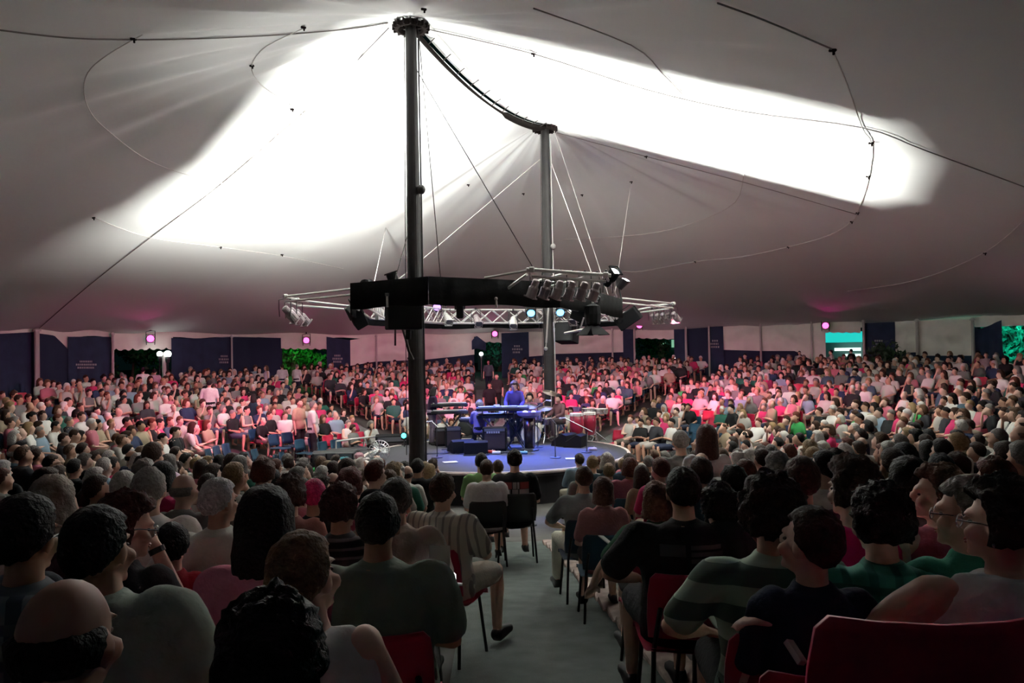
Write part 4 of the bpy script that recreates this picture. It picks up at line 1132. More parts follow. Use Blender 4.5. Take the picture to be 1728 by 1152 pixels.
HERO = [
 # label, px, py(top of head), distance, pose kwargs, skin, hair colour, shirt, trousers, yaw deg, chair
 ('bald man with thin dark fringe, half out of the frame, nearest of all', 112, 974, 1.42, dict(hair='bald', w=1.1, belly=.03, yaw=-.25), (.36, .20, .15), H_DK, (.03, .03, .035), S_BLACK, -8, 'red'),
 ('man with short dark hair turned aside, rumpled grey shirt on broad shoulders', 166, 857, 2.35, dict(hair='short', w=1.15, belly=.03, yaw=-.10, lean=.04, side=-.24, hvol=1.4), SKINS[2], H_DK, (.17, .20, .175), S_BLACK, -22, 'red'),
 ('dark curly head seen from behind, very near, below the grey shirt', 455, 987, 1.36, dict(hair='curly', w=.95, hvol=.5), SKINS[2], (.010, .008, .008), S_BLACK, S_BLACK, 6, 'red'),
 ('light brown-haired young person in white sleeveless top turning aside', 512, 899, 2.1, dict(hair='short', hvol=1.2, w=.85, sleeve='none', yaw=-.35, lean=.05, side=-.20, arms=('lap', 'lap'), nod=-.1), SKINS[1], (.16, .085, .045), S_WHITE, (.45, .02, .10), -12, 'red'),
 ('broad man with short black hair in plain grey-green tee at the aisle', 637, 829, 3.05, dict(hair='short', w=1.25, belly=.05, arms=('lap', 'lap')), SKINS[2], H_DK, S_GREYTEE, (.03, .03, .03), -4, 'red'),
 ('woman with long thick dark hair in a pink top', 447, 820, 2.95, dict(hair='long', hl=.13, hvol=1.6, w=1.05, bust=.02), SKINS[1], (.014, .008, .009), (.33, .10, .15), S_BLACK, -6, 'red'),
 ('white-haired man in white shirt looking aside, white collar', 369, 804, 4.1, dict(hair='short', w=1.1, belly=.03, yaw=-.6, sleeve='short', arms=('wide', 'lap')), SKINS[1], H_WH, (.36, .34, .31), (.1, .1, .1), -4, 'red'),
 ('grey-haired man in light shirt beside the white-haired man', 251, 786, 4.35, dict(hair='short', w=1.1, belly=.03), SKINS[1], H_GR, (.33, .30, .29), (.05, .05, .06), -2, 'red'),
 ('person with reddish curly hair and glasses resting chin on a hand', 212, 830, 3.1, dict(hair='curly', hvol=.7, w=.95, yaw=-.8, nod=.2, lean=.15, arms=('lap', 'chin'), sleeve='short'), SKINS[1], (.07, .022, .016), (.02, .018, .02), S_BLACK, -20, 'red'),
 ('dark-haired man with glasses in grey plaid shirt at the frame edge', 42, 834, 2.45, dict(hair='short', hvol=1.6, w=1.12, yaw=-.25), SKINS[2], H_DK, M_PLAID, S_BLACK, -10, 'red'),
 ('grey-haired person cut by the frame edge beside the plaid shirt', -8, 850, 2.9, dict(hair='short', hvol=1.2, w=1.0), SKINS[1], H_GR, (.05, .06, .07), S_BLACK, 0, 'red'),
 ('dark-haired child in a red shirt, low between the chairs', 290, 882, 3.7, dict(hair='short', hvol=1.5, w=.8), SKINS[1], H_DK, (.25, .02, .03), S_NAVY, 0, 'red'),
 ('woman with long loose grey hair, behind the glasses man', 88, 802, 3.9, dict(hair='long', hl=.12, hvol=1.6, w=1.0), SKINS[1], (.20, .16, .13), (.06, .04, .05), S_BLACK, -10, 'red'),
 ('person in a hot pink cap and black shirt', 530, 800, 5.2, dict(hair='cap', w=1.0), SKINS[2], (.75, .02, .10), S_BLACK, S_BLACK, 0, 'red'),
 ('person with reddish frizzy hair in dark striped shirt', 574, 812, 4.15, dict(hair='curly', hvol=.65, w=1.0, yaw=-.4), SKINS[1], (.06, .025, .02), M_HSTR, S_BLACK, -5, 'red'),
 ('person with brown hair seated behind the pink cap', 488, 797, 4.9, dict(hair='bushy', hvol=.8, w=.95), SKINS[1], (.06, .028, .022), (.18, .08, .07), S_BLACK, 0, 'red'),
 ('man with greying dark hair in a pale tan shirt at the aisle side', 668, 805, 4.3, dict(hair='short', hvol=1.4, w=1.12, belly=.04), SKINS[1], (.05, .04, .036), (.21, .18, .155), (.06, .05, .045), -5, 'red'),
 ('man in light vertically striped shirt with one bare foot on the carpet', 747, 797, 5.3, dict(hair='short', hvol=1.3, w=1.15, belly=.03, arms=('wide', 'knee'), spread=.2), SKINS[1], H_BR, M_VSTR, (.25, .23, .2), -24, 'red'),
 ('curly auburn-haired person two rows ahead of the dark stripes', 592, 786, 5.9, dict(hair='curly', hvol=.8, w=1.0, yaw=-.5), SKINS[1], (.10, .035, .03), (.2, .05, .07), S_BLACK, 0, 'red'),
 ('man in white tee on a black folding chair in the aisle', 821, 774, 9.6, dict(hair='short', w=1.05), SKINS[1], H_BR, (.46, .44, .43), (.03, .03, .03), 2, 'black'),
 ('man in black tee with a red and white back print, on a folding chair', 868, 757, 9.9, dict(hair='short', hvol=1.2, w=1.1), SKINS[1], H_DK, S_BLACK, (.02, .02, .03), 3, 'black'),
 ('man in pale green shirt just ahead of the white tee', 812, 763, 11.3, dict(hair='short', w=1.0), SKINS[1], H_DK, (.14, .26, .10), S_BLACK, 3, None),
 ('person in lime green shirt between the two folding chairs, farther ahead', 840, 775, 12.2, dict(hair='short', w=.9), SKINS[1], H_BR, (.20, .30, .12), S_BLACK, 3, None),
 ('man in grey-blue shirt and beige trousers on navy chair at the aisle', 985, 785, 7.2, dict(hair='short', w=1.08, arms=('wide', 'lap'), legs='trousers', spread=.2), SKINS[1], H_BR, (.13, .15, .15), (.40, .36, .30), 6, 'blue'),
 ('auburn-haired woman in rose top next to the grey-blue shirt', 1017, 802, 6.4, dict(hair='bob', hvol=.8, w=.95), SKINS[1], (.09, .04, .032), (.22, .10, .10), S_BLACK, 4, 'blue'),
 ('woman with reddish fair hair in dark green top, bare arm out', 1107, 809, 4.9, dict(hair='bob', hvol=.75, w=1.05, arms=('side', 'lap')), SKINS[3], (.13, .06, .04), (.016, .05, .028), (.02, .02, .02), 8, 'red'),
 ('big man with cropped dark hair in black tee with faded back print', 1152, 786, 4.0, dict(hair='short', hvol=1.0, w=1.25, belly=.05, arms=('wide', 'wide'), spread=.2), SKINS[1], (.018, .017, .013), S_BLACK, (.02, .02, .022), 6, 'red'),
 ('dark-haired woman with a ponytail and bare shoulder beside the big man', 1212, 811, 4.1, dict(hair='bushy', hvol=.7, w=.9, sleeve='none'), SKINS[3], H_DK, (.06, .03, .04), S_BLACK, 8, 'red'),
 ('person with big brown hair in pale green and grey striped shirt', 1300, 790, 2.85, dict(hair='bushy', hvol=1.15, w=1.12, arms=('wide', 'lap')), SKINS[1], (.035, .02, .015), M_GSTR, S_BLACK, 8, 'red'),
 ('boy with short brown hair in navy tee looking up aside', 1367, 852, 2.55, dict(hair='short', hvol=1.0, w=.88, yaw=.75, nod=-.15), SKINS[3], (.05, .03, .022), S_NAVY, S_NAVY, 4, 'red'),
 ('person with short brown hair beyond the big brown hair', 1352, 769, 4.2, dict(hair='short', hvol=1.3, w=1.0), SKINS[1], (.05, .026, .02), (.06, .04, .045), S_BLACK, 4, 'red'),
 ('woman with bushy brown hair in magenta sleeveless top', 1437, 763, 3.5, dict(hair='bushy', hvol=1.0, w=1.0, sleeve='none', yaw=.5, arms=('wide', 'lap')), SKINS[3], (.055, .028, .022), (.42, .012, .09), S_BLACK, 10, 'red'),
 ('person with dark curly hair in teal collared shirt', 1484, 808, 2.75, dict(hair='curly', hvol=.75, w=1.1, yaw=.25), SKINS[1], (.020, .012, .012), M_TEAL, S_BLACK, 8, 'red'),
 ('dark wavy-haired woman in grey top beyond the teal shirt', 1532, 768, 4.4, dict(hair='bob', hvol=1.0, w=.95), SKINS[1], H_DK, (.12, .10, .11), S_BLACK, 6, 'red'),
 ('woman with brown wavy hair and bare rosy shoulders in profile', 1583, 779, 3.6, dict(hair='bushy', hvol=.6, w=.98, sleeve='none', yaw=.95), SKINS[3], (.12, .06, .04), (.30, .08, .11), S_BLACK, 22, 'red'),
 ('grey-haired person with glasses in plain teal shirt in profile', 1633, 802, 2.75, dict(hair='short', hvol=1.5, w=.98, yaw=.9), SKINS[1], (.12, .11, .10), (.022, .12, .085), S_BLACK, 16, 'red'),
 ('large woman with dark hair in white sleeveless top, arm along the chair back', 1690, 798, 2.42, dict(hair='bushy', hvol=.85, w=1.28, belly=.03, sleeve='none', yaw=.75, arms=('chairback', 'lap'), lean=.02), SKINS[1], (.024, .018, .015), (.47, .47, .46), S_BLACK, 16, 'red'),
 ('long brown-haired woman rising above the crowd in a pale skirt top', 1192, 716, 8.6, dict(hair='long', hl=.16, hvol=1.5, w=.95), SKINS[1], (.06, .025, .02), (.36, .34, .33), (.2, .2, .2), 0, None),
 ('older man in leaf-patterned shirt beside the long brown-haired woman', 1148, 725, 9.4, dict(hair='short', w=1.15, belly=.04), SKINS[1], H_GR, M_PATT, (.2, .18, .16), 0, None),
 ('person with pale hair and dark cap behind the fair frame, fan side', 258, 742, 8.2, dict(hair='short', w=1.1), SKINS[1], H_BR, (.36, .28, .33), S_BLACK, -12, None),
]
# ------------------------------------------------------------------ build all body variants
HP = []
for i, h in enumerate(HERO):
    HP.append(build_person(q='hero' if h[3] < 5.6 else 'mid', **h[4]))
MIDS = []
for kw in (dict(w=1.08, belly=.02, arms=('lap', 'lap')), dict(w=.95, arms=('cross', 'cross'), yaw=.3), dict(w=1.18, belly=.05, arms=('wide', 'lap'), lean=-.12), dict(w=.9, bust=.02, arms=('lap', 'chin'), lean=.16, yaw=-.3),
           dict(w=1.0, arms=('knee', 'knee'), lean=.25, nod=-.2), dict(w=.94, bust=.02, sleeve='none', arms=('lap', 'cross'), yaw=-.4), dict(w=1.1, belly=.03, arms=('cross', 'lap'), sleeve='long', legs='trousers', side=.06)):
    MIDS.append(build_person(q='mid', hair=None, **kw))
HAIRST = [('short', 0, 1), ('short', 0, 1.6), ('bushy', 0, .8), ('long', .14, 1.3), ('bob', .1, 1), ('bald', 0, 1), ('curly', 0, .7)]
MIDH = [[hair_mesh(s, l, v, 'mid', p.MH) for s, l, v in HAIRST] for p in MIDS]
LOWS = []
for kw in (dict(w=1.08, arms=('lap', 'lap')), dict(w=.98, arms=('cross', 'cross')), dict(w=1.15, belly=.04, arms=('wide', 'lap'), lean=-.1), dict(w=.92, arms=('lap', 'chin'), lean=.15, side=.1), dict(w=1.0, arms=('knee', 'knee'), lean=.2), dict(w=.95, sleeve='none', arms=('lap', 'cross'), side=-.1)):
    LOWS.append(build_person(q='low', hair=None, **kw))
LOWH = [[hair_mesh(s, l, v, 'low', p.MH) for s, l, v in HAIRST[:6]] for p in LOWS]
STAND = [build_person(q='mid', stand=True, hair='short', legs='trousers', arms=('down', 'down'), w=1.05, lean=0), build_person(q='mid', stand=True, hair='long', arms=('down', 'cross'), w=.95, bust=.02, lean=0, sleeve='none'),
         build_person(q='mid', stand=True, hair='bushy', legs='trousers', sleeve='long', arms=('play', 'play'), w=1.0, lean=.22, nod=.35, hvol=1.2), build_person(q='mid', stand=False, hair='bushy', legs='trousers', sleeve='long', arms=('play', 'play'), w=1.0, lean=.05),
         build_person(q='mid', stand=True, hair='long', legs='trousers', sleeve='long', arms=('play', 'cross'), w=1.0, lean=.12, nod=.2)]
run_jobs()

TAKEN = []
_g = hit_wall(1495, 612)*.955
TAKEN += [(_g.x+i_*.45, _g.y+k_*.45) for i_ in (-1, 0, 1) for k_ in (-1, 0, 1)]
def face_stage(x, y): return math.atan2(-(CEN.x-x), CEN.y-y)
def seat_person(p, px, py, d, yawdeg, label, skin, hc, shirt, bot, chaircol, group=None, shoes=(.04, .04, .04)):
    top = at(px, py, d)
    rz = .35*face_stage(top.x, top.y)+.65*math.atan2(-top.x, top.y)+R(yawdeg)
    zg = ground(top.x, top.y)
    s = min(1.17, max(.82, (top.z-zg)/p.top))
    off = Matrix.Rotation(rz, 3, 'Z') @ V((p.head.x, p.head.y, 0))*s
    loc = V((top.x-off.x, top.y-off.y, top.z-p.top*s))
    g = ground(loc.x, loc.y)
    if abs(loc.z-g) < .04: loc.z = g
    b = place(p, loc, rz, s, skin, hc, shirt, bot, label, group, shoes)
    TAKEN.append((loc.x, loc.y))
    if chaircol:
        c0 = loc+Matrix.Rotation(rz, 3, 'Z') @ V((0, -.02, 0))
        nm = 'folding_chair' if chaircol == 'black' else 'stacking_chair'
        chair(c0, rz, chaircol, {'red': 'red moulded chair under the ', 'blue': 'dark blue chair under the ', 'black': 'black folding chair under the '}[chaircol]+' '.join(label.split()[:9]).rstrip(',').replace(' in a', ' in').rstrip(), 'chairs of the nearest audience', s, nm)
    return b
HB = []
for h, p in zip(HERO, HP):
    up = lambda c, k: c if isinstance(c, bpy.types.Material) else tuple(min(.80, q*k) for q in c)
    HB.append(seat_person(p, h[1], h[2], h[3], h[9], h[0], up(h[5], 1.35), up(h[6], 1.9), up(h[7], 2.4), up(h[8], 2.2), h[10]))
# prints on two shirts, cap brim, glasses, watch
def back_print(b, p, z, hw, hh, blocks):
    """blocks: (x0,x1,z0,z1,material) in units of half width / half height, laid on the shirt's back by ray casting"""
    shirt = [c for c in b.children if c.name.startswith('shirt')][0]
    for x0, x1, z0, z1, m in blocks:
        vs_, fs_ = [], []
        N, K = 8, 5; ok = True
        for j in range(K+1):
            for i in range(N+1):
                x = hw*(x0+(x1-x0)*i/N); zz = z+hh*(z0+(z1-z0)*j/K)
                hit, loc, nn, _ = shirt.data and shirt.ray_cast(V((x, -.6, zz)), V((0, 1, 0)))
                vs_.append((loc if hit else V((x, -.16, zz)))-V((0, .006, 0)))
        for j in range(K):
            for i in range(N): fs_.append((j*(N+1)+i, j*(N+1)+i+1, (j+1)*(N+1)+i+1, (j+1)*(N+1)+i))
        o = link(bpy.data.objects.new('print', mesh_from('print', vs_, fs_, m, True))); o.parent = b
M_PRED = mat('print_red', (.34, .07, .07), .8); M_PWH = mat('print_white', (.50, .48, .47), .8); M_PDK = mat('print_dark', (.02, .02, .02), .8); M_PFADE = mat('print_faded', (.085, .08, .085), .85)
bpy.context.view_layer.update()
ib = [i for i, h in enumerate(HERO) if 'red and white' in h[0]][0]
back_print(HB[ib], HP[ib], .83, .15, .10, [(-1, -.30, .25, 1, M_PRED), (-.24, .05, .25, 1, M_PWH), (.1, .26, .25, 1, M_PWH), (.32, 1, .25, 1, M_PRED), (-1, -.42, -1, .2, M_PWH), (-.28, .18, -1, .2, M_PWH), (.26, 1, -1, .2, M_PWH)])
back_print(HB[ib], HP[ib], .83, .15, .10, [(-.37, -.31, -.7, -.1, M_PDK)])
ib = [i for i, h in enumerate(HERO) if 'faded back print' in h[0]][0]
back_print(HB[ib], HP[ib], .86, .17, .07, [(-.85, -.15, .2, 1, M_PFADE), (0, .9, .65, .95, M_PFADE), (0, .95, .2, .5, M_PFADE), (0, .8, -.25, .05, M_PFADE)])
for key, style in (('hot pink cap', 'cap'),):
    i = [k for k, h in enumerate(HERO) if key in h[0]][0]; MH = HP[i].MH
    bm = bmesh.new(); prev = []
    for r0, z in ((.088, .035), (.098, .03), (.16, .022)):
        pass
    pts = [[MH @ V((r0*.075*math.sin(a_)*1.2, .06+.105*r0*math.cos(a_)*.9, .05-.02*r0)) for a_ in np.linspace(-1.2, 1.2, 9)] for r0 in (.3, .8, 1.35)]
    vs_ = [[bm.verts.new(q) for q in r_] for r_ in pts]
    for a in range(2):
        for c in range(8): bm.faces.new((vs_[a][c], vs_[a][c+1], vs_[a+1][c+1], vs_[a+1][c]))
    ret = bmesh.ops.solidify(bm, geom=bm.faces[:], thickness=.006)
    o = obj('cap_brim', bm, mat('cap_pink', (.7, .02, .10), .8)); o.parent = HB[i]
def glasses(i):
    MH = HP[i].MH; bm = bmesh.new()
    for sg in (-1, 1):
        pts = [MH @ V((sg*.034+.026*math.cos(a_), .108, -.004+.019*math.sin(a_))) for a_ in np.linspace(0, 2*math.pi, 13)]
        bm_tube(bm, pts, .0025, 5); bm_tube(bm, [MH @ V((sg*.060, .106, .002)), MH @ V((sg*.083, .03, .006)), MH @ V((sg*.084, -.01, .0))], .0028, 5)
    bm_tube(bm, [MH @ V((-.010, .112, .0)), MH @ V((.010, .112, .0))], .0025, 5)
    o = obj('glasses', bm, M_CHROME); o.parent = HB[i]
for k, h in enumerate(HERO):
    if 'glasses' in h[0] or 'large woman' in h[0]: glasses(k)
i = [k for k, h in enumerate(HERO) if 'chin on a hand' in h[0]][0]
p = HP[i]; bm = bmesh.new(); d = (p.wrist[1]-p.elbow[1]).normalized(); c0 = p.wrist[1]-d*.02
u, v = frame_of(d); bm_rings(bm, [ring(c0-d*.012, u, v, .033, .031, 12), ring(c0+d*.012, u, v, .033, .031, 12)]); o = obj('wristwatch', bm, M_PLASTIC); o.parent = HB[i]
i = [k for k, h in enumerate(HERO) if 'large woman' in h[0]][0]
bm = bmesh.new(); bm_ball(bm, HP[i].MH @ V((-.09, -.002, -.05)), .009, 8, 6); o = obj('earring', bm, M_CHROME); o.parent = HB[i]
p = HP[i]; d = (p.wrist[0]-p.elbow[0]).normalized(); u, v = frame_of(d); bm = bmesh.new(); bm_rings(bm, [ring(p.wrist[0]-d*.01, u, v, .032, .030, 12), ring(p.wrist[0]+d*.006, u, v, .032, .030, 12)]); o = obj('bracelet', bm, M_CHROME); o.parent = HB[i]
# lap things of the near audience
def flat_sheet(px, py, d, sx, sy, rot, m, name, label, cat, th=.006):
    c = at(px, py, d); bm = bmesh.new(); bm_box(bm, (0, 0, 0), (sx, sy, th), bevel=.001); o = obj(name, bm, m); o.location = c; o.rotation_euler = rot; return tag(o, label, cat)
M_PAPER = mat('paper', (.6, .58, .55), .8)
flat_sheet(742, 948, 3.6, .10, .15, (1.2, .1, .3), M_PAPER, 'programme', 'white programme sheet held beside the grey-green tee', 'paper')
flat_sheet(1030, 917, 5.2, .05, .22, (.3, .2, .6), M_PAPER, 'programme', 'rolled white programme on bare knees by the aisle', 'paper')
flat_sheet(1118, 972, 4.2, .05, .18, (.3, .2, .4), M_PAPER, 'programme', 'white programme sheet on the lap of the big man', 'paper')
flat_sheet(1192, 1022, 3.0, .07, .24, (.5, .3, .5), mat('leaflet', (.45, .47, .42), .8), 'leaflet', 'pale leaflet lying on the chair beside the striped shirt', 'paper')
flat_sheet(1342, 1100, 2.40, .03, .08, (.6, .3, .5), M_PAPER, 'paper_cup', 'crumpled white and red wrapper on the chair beneath the boy', 'wrapper', .02)
fl = thing('pen_light', at(766, 980, 4.2), 'small bright white light by the bare foot at the aisle', 'torch')
bm = bmesh.new(); bm_lathe(bm, at(766, 985, 4.2), [(.008, 0), (.012, .015), (.012, .05), (.004, .06)], 8); obj('bulb', bm, mat('torch_white', (1, 1, 1), .3, emit=(1, 1, 1), estr=6), fl)
bm = bmesh.new(); bm_tube(bm, [at(766, 985, 4.2), at(780, 986, 4.2)], .009, 6); obj('handle', bm, M_ALU, fl)

_c = at(1572, 1030, 1.92); chair(V((_c.x, _c.y+.28, ground(_c.x, 2.2))), -.05, 'red', 'empty red moulded chair nearest the camera, before the large woman', 'chairs of the nearest audience', (_c.z-ground(_c.x, 2.2))/.825)
# ------------------------------------------------------------------ the rows
SHIRTS = [(.55, .54, .50)]*30+[(.40, .38, .34)]*10+[(.012, .013, .014)]*14+[(.02, .03, .07)]*10+[(.05, .09, .12)]*6+[(.16, .16, .15)]*12+[(.50, .03, .12)]*7+[(.45, .14, .18)]*9+[(.30, .24, .16)]*8+[(.02, .10, .07)]*4+[(.20, .28, .34)]*5+[(.03, .03, .035)]*8+[(.04, .30, .08)]*1
def shirt_word(c):
    return {(.55, .54, .50): 'white', (.40, .38, .34): 'cream', (.012, .013, .014): 'black', (.02, .03, .07): 'navy', (.05, .09, .12): 'slate', (.16, .16, .15): 'grey', (.50, .03, .12): 'crimson', (.45, .14, .18): 'rose',
            (.30, .24, .16): 'tan', (.02, .10, .07): 'green', (.20, .28, .34): 'pale-blue', (.03, .03, .035): 'charcoal', (.04, .30, .08): 'lime'}[c]
HAIRC = [(H_DK, 'dark-haired')]*8+[(H_BR, 'brown-haired')]*14+[(H_LB, 'fair-haired')]*5+[(H_GR, 'grey-haired')]*5+[(H_WH, 'white-haired')]*4+[(H_BL, 'blond')]*3+[(H_RD, 'auburn')]*3
BOTT = [(.02, .025, .05), (.02, .02, .02), (.25, .22, .17), (.12, .10, .08), (.4, .38, .34), (.05, .06, .09)]
ONES = 'zero one two three four five six seven eight nine ten eleven twelve thirteen fourteen fifteen sixteen seventeen eighteen nineteen'.split()
TENS = 'x x twenty thirty forty fifty sixty seventy eighty ninety'.split()
def word(n): return ONES[n] if n < 20 else TENS[n//10]+('' if n % 10 == 0 else '-'+ONES[n % 10])
seats = []
ROW0, DR = 5.35, .86
for k in range(18):
    r = ROW0+DR*k
    nseat = int(2*math.pi*r/.56)
    for i in range(nseat):
        a = R(-87.3)+2*math.pi*(i+.5)/nseat
        x, y = CEN.x+r*math.cos(a), CEN.y+r*math.sin(a)
        if y < .6 or tw(x, y)[0] > TW-1.2: continue
        if abs(x/y) > .70: continue
        ad = math.degrees(a)
        bad = False
        for q, A in enumerate(AISLES):
            da = a-R(A); da = (da+math.pi) % (2*math.pi)-math.pi
            if abs(da) < math.pi/2 and abs(math.sin(da))*r < aisle_half(r)+(.42 if q == 0 else .25): bad = True
        if bad: continue
        adm = (ad+360) % 360
        if (150 < adm < 212 and r < 5.3) or (188 < adm < 212 and r < 7.4): continue          # desk, fan and crates beside the stage
        d = math.hypot(x, y)
        if d < 4.6: continue
        if any((x-u)**2+(y-v_)**2 < .54**2 for u, v_ in TAKEN): continue
        seats.append((d, x, y, k, a, adm))
seats.sort()
N_IND = 300-len(HERO)-26
EMPTY_BLUE = lambda k, adm: (k < 3 and (212 < adm < 224 or 148 < adm < 188)) or (k in (1, 2) and 14 < adm < 34) or (k == 7 and 66 < adm < 70)
ind, mass, empty = [], [], []
r2 = random.Random(21)
for s_ in seats:
    d, x, y, k, a, adm = s_
    if EMPTY_BLUE(k, adm): empty.append((s_, 'blue')); continue
    if d > 7 and r2.random() < .05: empty.append((s_, 'blue' if r2.random() < .35 else 'red')); continue
    if k in (9, 10) and 26 < adm < 40: empty.append((s_, 'red')); continue
    (ind if len(ind) < N_IND else mass).append(s_)
cnt = {}
for d, x, y, k, a, adm in sorted(ind, key=lambda s_: (s_[3], abs(((s_[4]-R(-87.3)+math.pi) % (2*math.pi))-math.pi))):
    side_ = 'conga' if ((a-R(-87.3)) % (2*math.pi)) < math.pi else 'fan'
    cnt[(k, side_)] = cnt.get((k, side_), 0)+1
    vi = r2.randrange(len(MIDS)); p = MIDS[vi]; hi = r2.choices(range(7), (6, 5, 3, 4, 3, 1.4, 2.2))[0]
    hc, hw = r2.choice(HAIRC); sc = r2.choice(SHIRTS)
    s = r2.uniform(.92, 1.06); rz = face_stage(x, y)+r2.gauss(0, .12)
    x += r2.gauss(0, .05); y += r2.gauss(0, .05); z = ground(x, y)
    b = place(p, (x, y, z), rz, s, r2.choice(SKINS[:4]), None, sc, r2.choice(BOTT), f"{hw} person in {shirt_word(sc)} top, row {word(k+1)} from stage, seat {word(cnt[(k, side_)])} from carpet, {side_} side", 'seated audience around the stage')
    o = link(bpy.data.objects.new('hair', MIDH[vi][hi])); o.parent = b; o.color = (*hc, 1)
    if d < 10.5:
        o2 = chair((x, y, z), rz, 'red' if r2.random() < .75 else 'blue', f"moulded chair, row {word(k+1)} from stage, seat {word(cnt[(k, side_)])} from carpet, {side_} side", 'chairs in the near rows')
# everyone farther off: one crowd object, and one object of chairs
def tri_arrays(me):
    me.calc_loop_triangles(); nv = len(me.vertices); co = np.empty(nv*3, 'f'); me.vertices.foreach_get('co', co)
    t = np.empty(len(me.loop_triangles)*3, 'i'); me.loop_triangles.foreach_get('vertices', t)
    return co.reshape(-1, 3), t.reshape(-1, 3)
LOWA = [{k: tri_arrays(p.m[k]) for k in ('body', 'shirt', 'bottoms')} for p in LOWS]
LOWHA = [[tri_arrays(m) for m in row] for row in LOWH]
def merge(items, name, label, rough):
    """items: (verts, tris, colour)"""
    vv, tt, cc, o0 = [], [], [], 0
    for v_, t_, c_ in items:
        vv.append(v_); tt.append(t_+o0); cc.append(np.tile(np.array((*c_, 1), 'f'), (len(v_), 1))); o0 += len(v_)
    V_, T_, C_ = np.concatenate(vv), np.concatenate(tt), np.concatenate(cc)
    me = bpy.data.meshes.new(name); me.vertices.add(len(V_)); me.vertices.foreach_set('co', V_.astype('f').ravel())
    me.loops.add(len(T_)*3); me.loops.foreach_set('vertex_index', T_.astype('i').ravel())
    me.polygons.add(len(T_)); me.polygons.foreach_set('loop_start', np.arange(0, len(T_)*3, 3, dtype='i'))
    at_ = me.color_attributes.new('tint', 'FLOAT_COLOR', 'POINT'); at_.data.foreach_set('color', C_.ravel())
    me.update(calc_edges=True); me.shade_smooth()
    me.materials.append(mat(name+'_cloth', attr='tint', rough=rough, spec=.25))
    o = link(bpy.data.objects.new(name, me)); return tag(o, label, kind='stuff')
def xf(v_, x, y, z, rz, s):
    c_, sn = math.cos(rz), math.sin(rz); m_ = np.array(((c_, sn, 0), (-sn, c_, 0), (0, 0, 1)), 'f')
    return (v_*s) @ m_ + np.array((x, y, z), 'f')
items, chairs = [], []
chv = [tri_arrays(CHM[k]) for k in ('seat', 'backrest')]
for d, x, y, k, a, adm in mass:
    vi = r2.randrange(len(LOWS)); s = r2.uniform(.92, 1.06); x += r2.gauss(0, .05); y += r2.gauss(0, .05); z = ground(x, y); rz = face_stage(x, y)+r2.gauss(0, .18)
    sk = r2.choice(SKINS[:4]); sc = r2.choice(SHIRTS); hc = r2.choice(HAIRC)[0]
    for part, c_ in (('body', sk), ('shirt', sc), ('bottoms', r2.choice(BOTT))):
        v_, t_ = LOWA[vi][part]; items.append((xf(v_, x, y, z, rz, s), t_, c_))
    v_, t_ = LOWHA[vi][r2.choices(range(6), (6, 5, 3, 4, 3, 1.3))[0]]; items.append((xf(v_, x, y, z, rz, s), t_, hc))
    if r2.random() < .6:
        for v_, t_ in chv: chairs.append((xf(v_, x, y, z, rz, 1), t_, (.42, .012, .05) if r2.random() < .7 else (.012, .05, .085)))
merge(items, 'seated_crowd', 'dense seated audience filling the far rows around the stage', .8)
merge(chairs, 'occupied_seats', 'red and dark blue chairs under the far audience', .45)
for i, ((d, x, y, k, a, adm), c_) in enumerate(sorted(empty)[:110]):
    chair((x, y, ground(x, y)), face_stage(x, y), c_, f"empty {'dark blue' if c_ == 'blue' else 'red'} chair, row {word(k+1)} from stage, number {word(i+1)} counting outward from the camera", 'empty chairs among the rows')
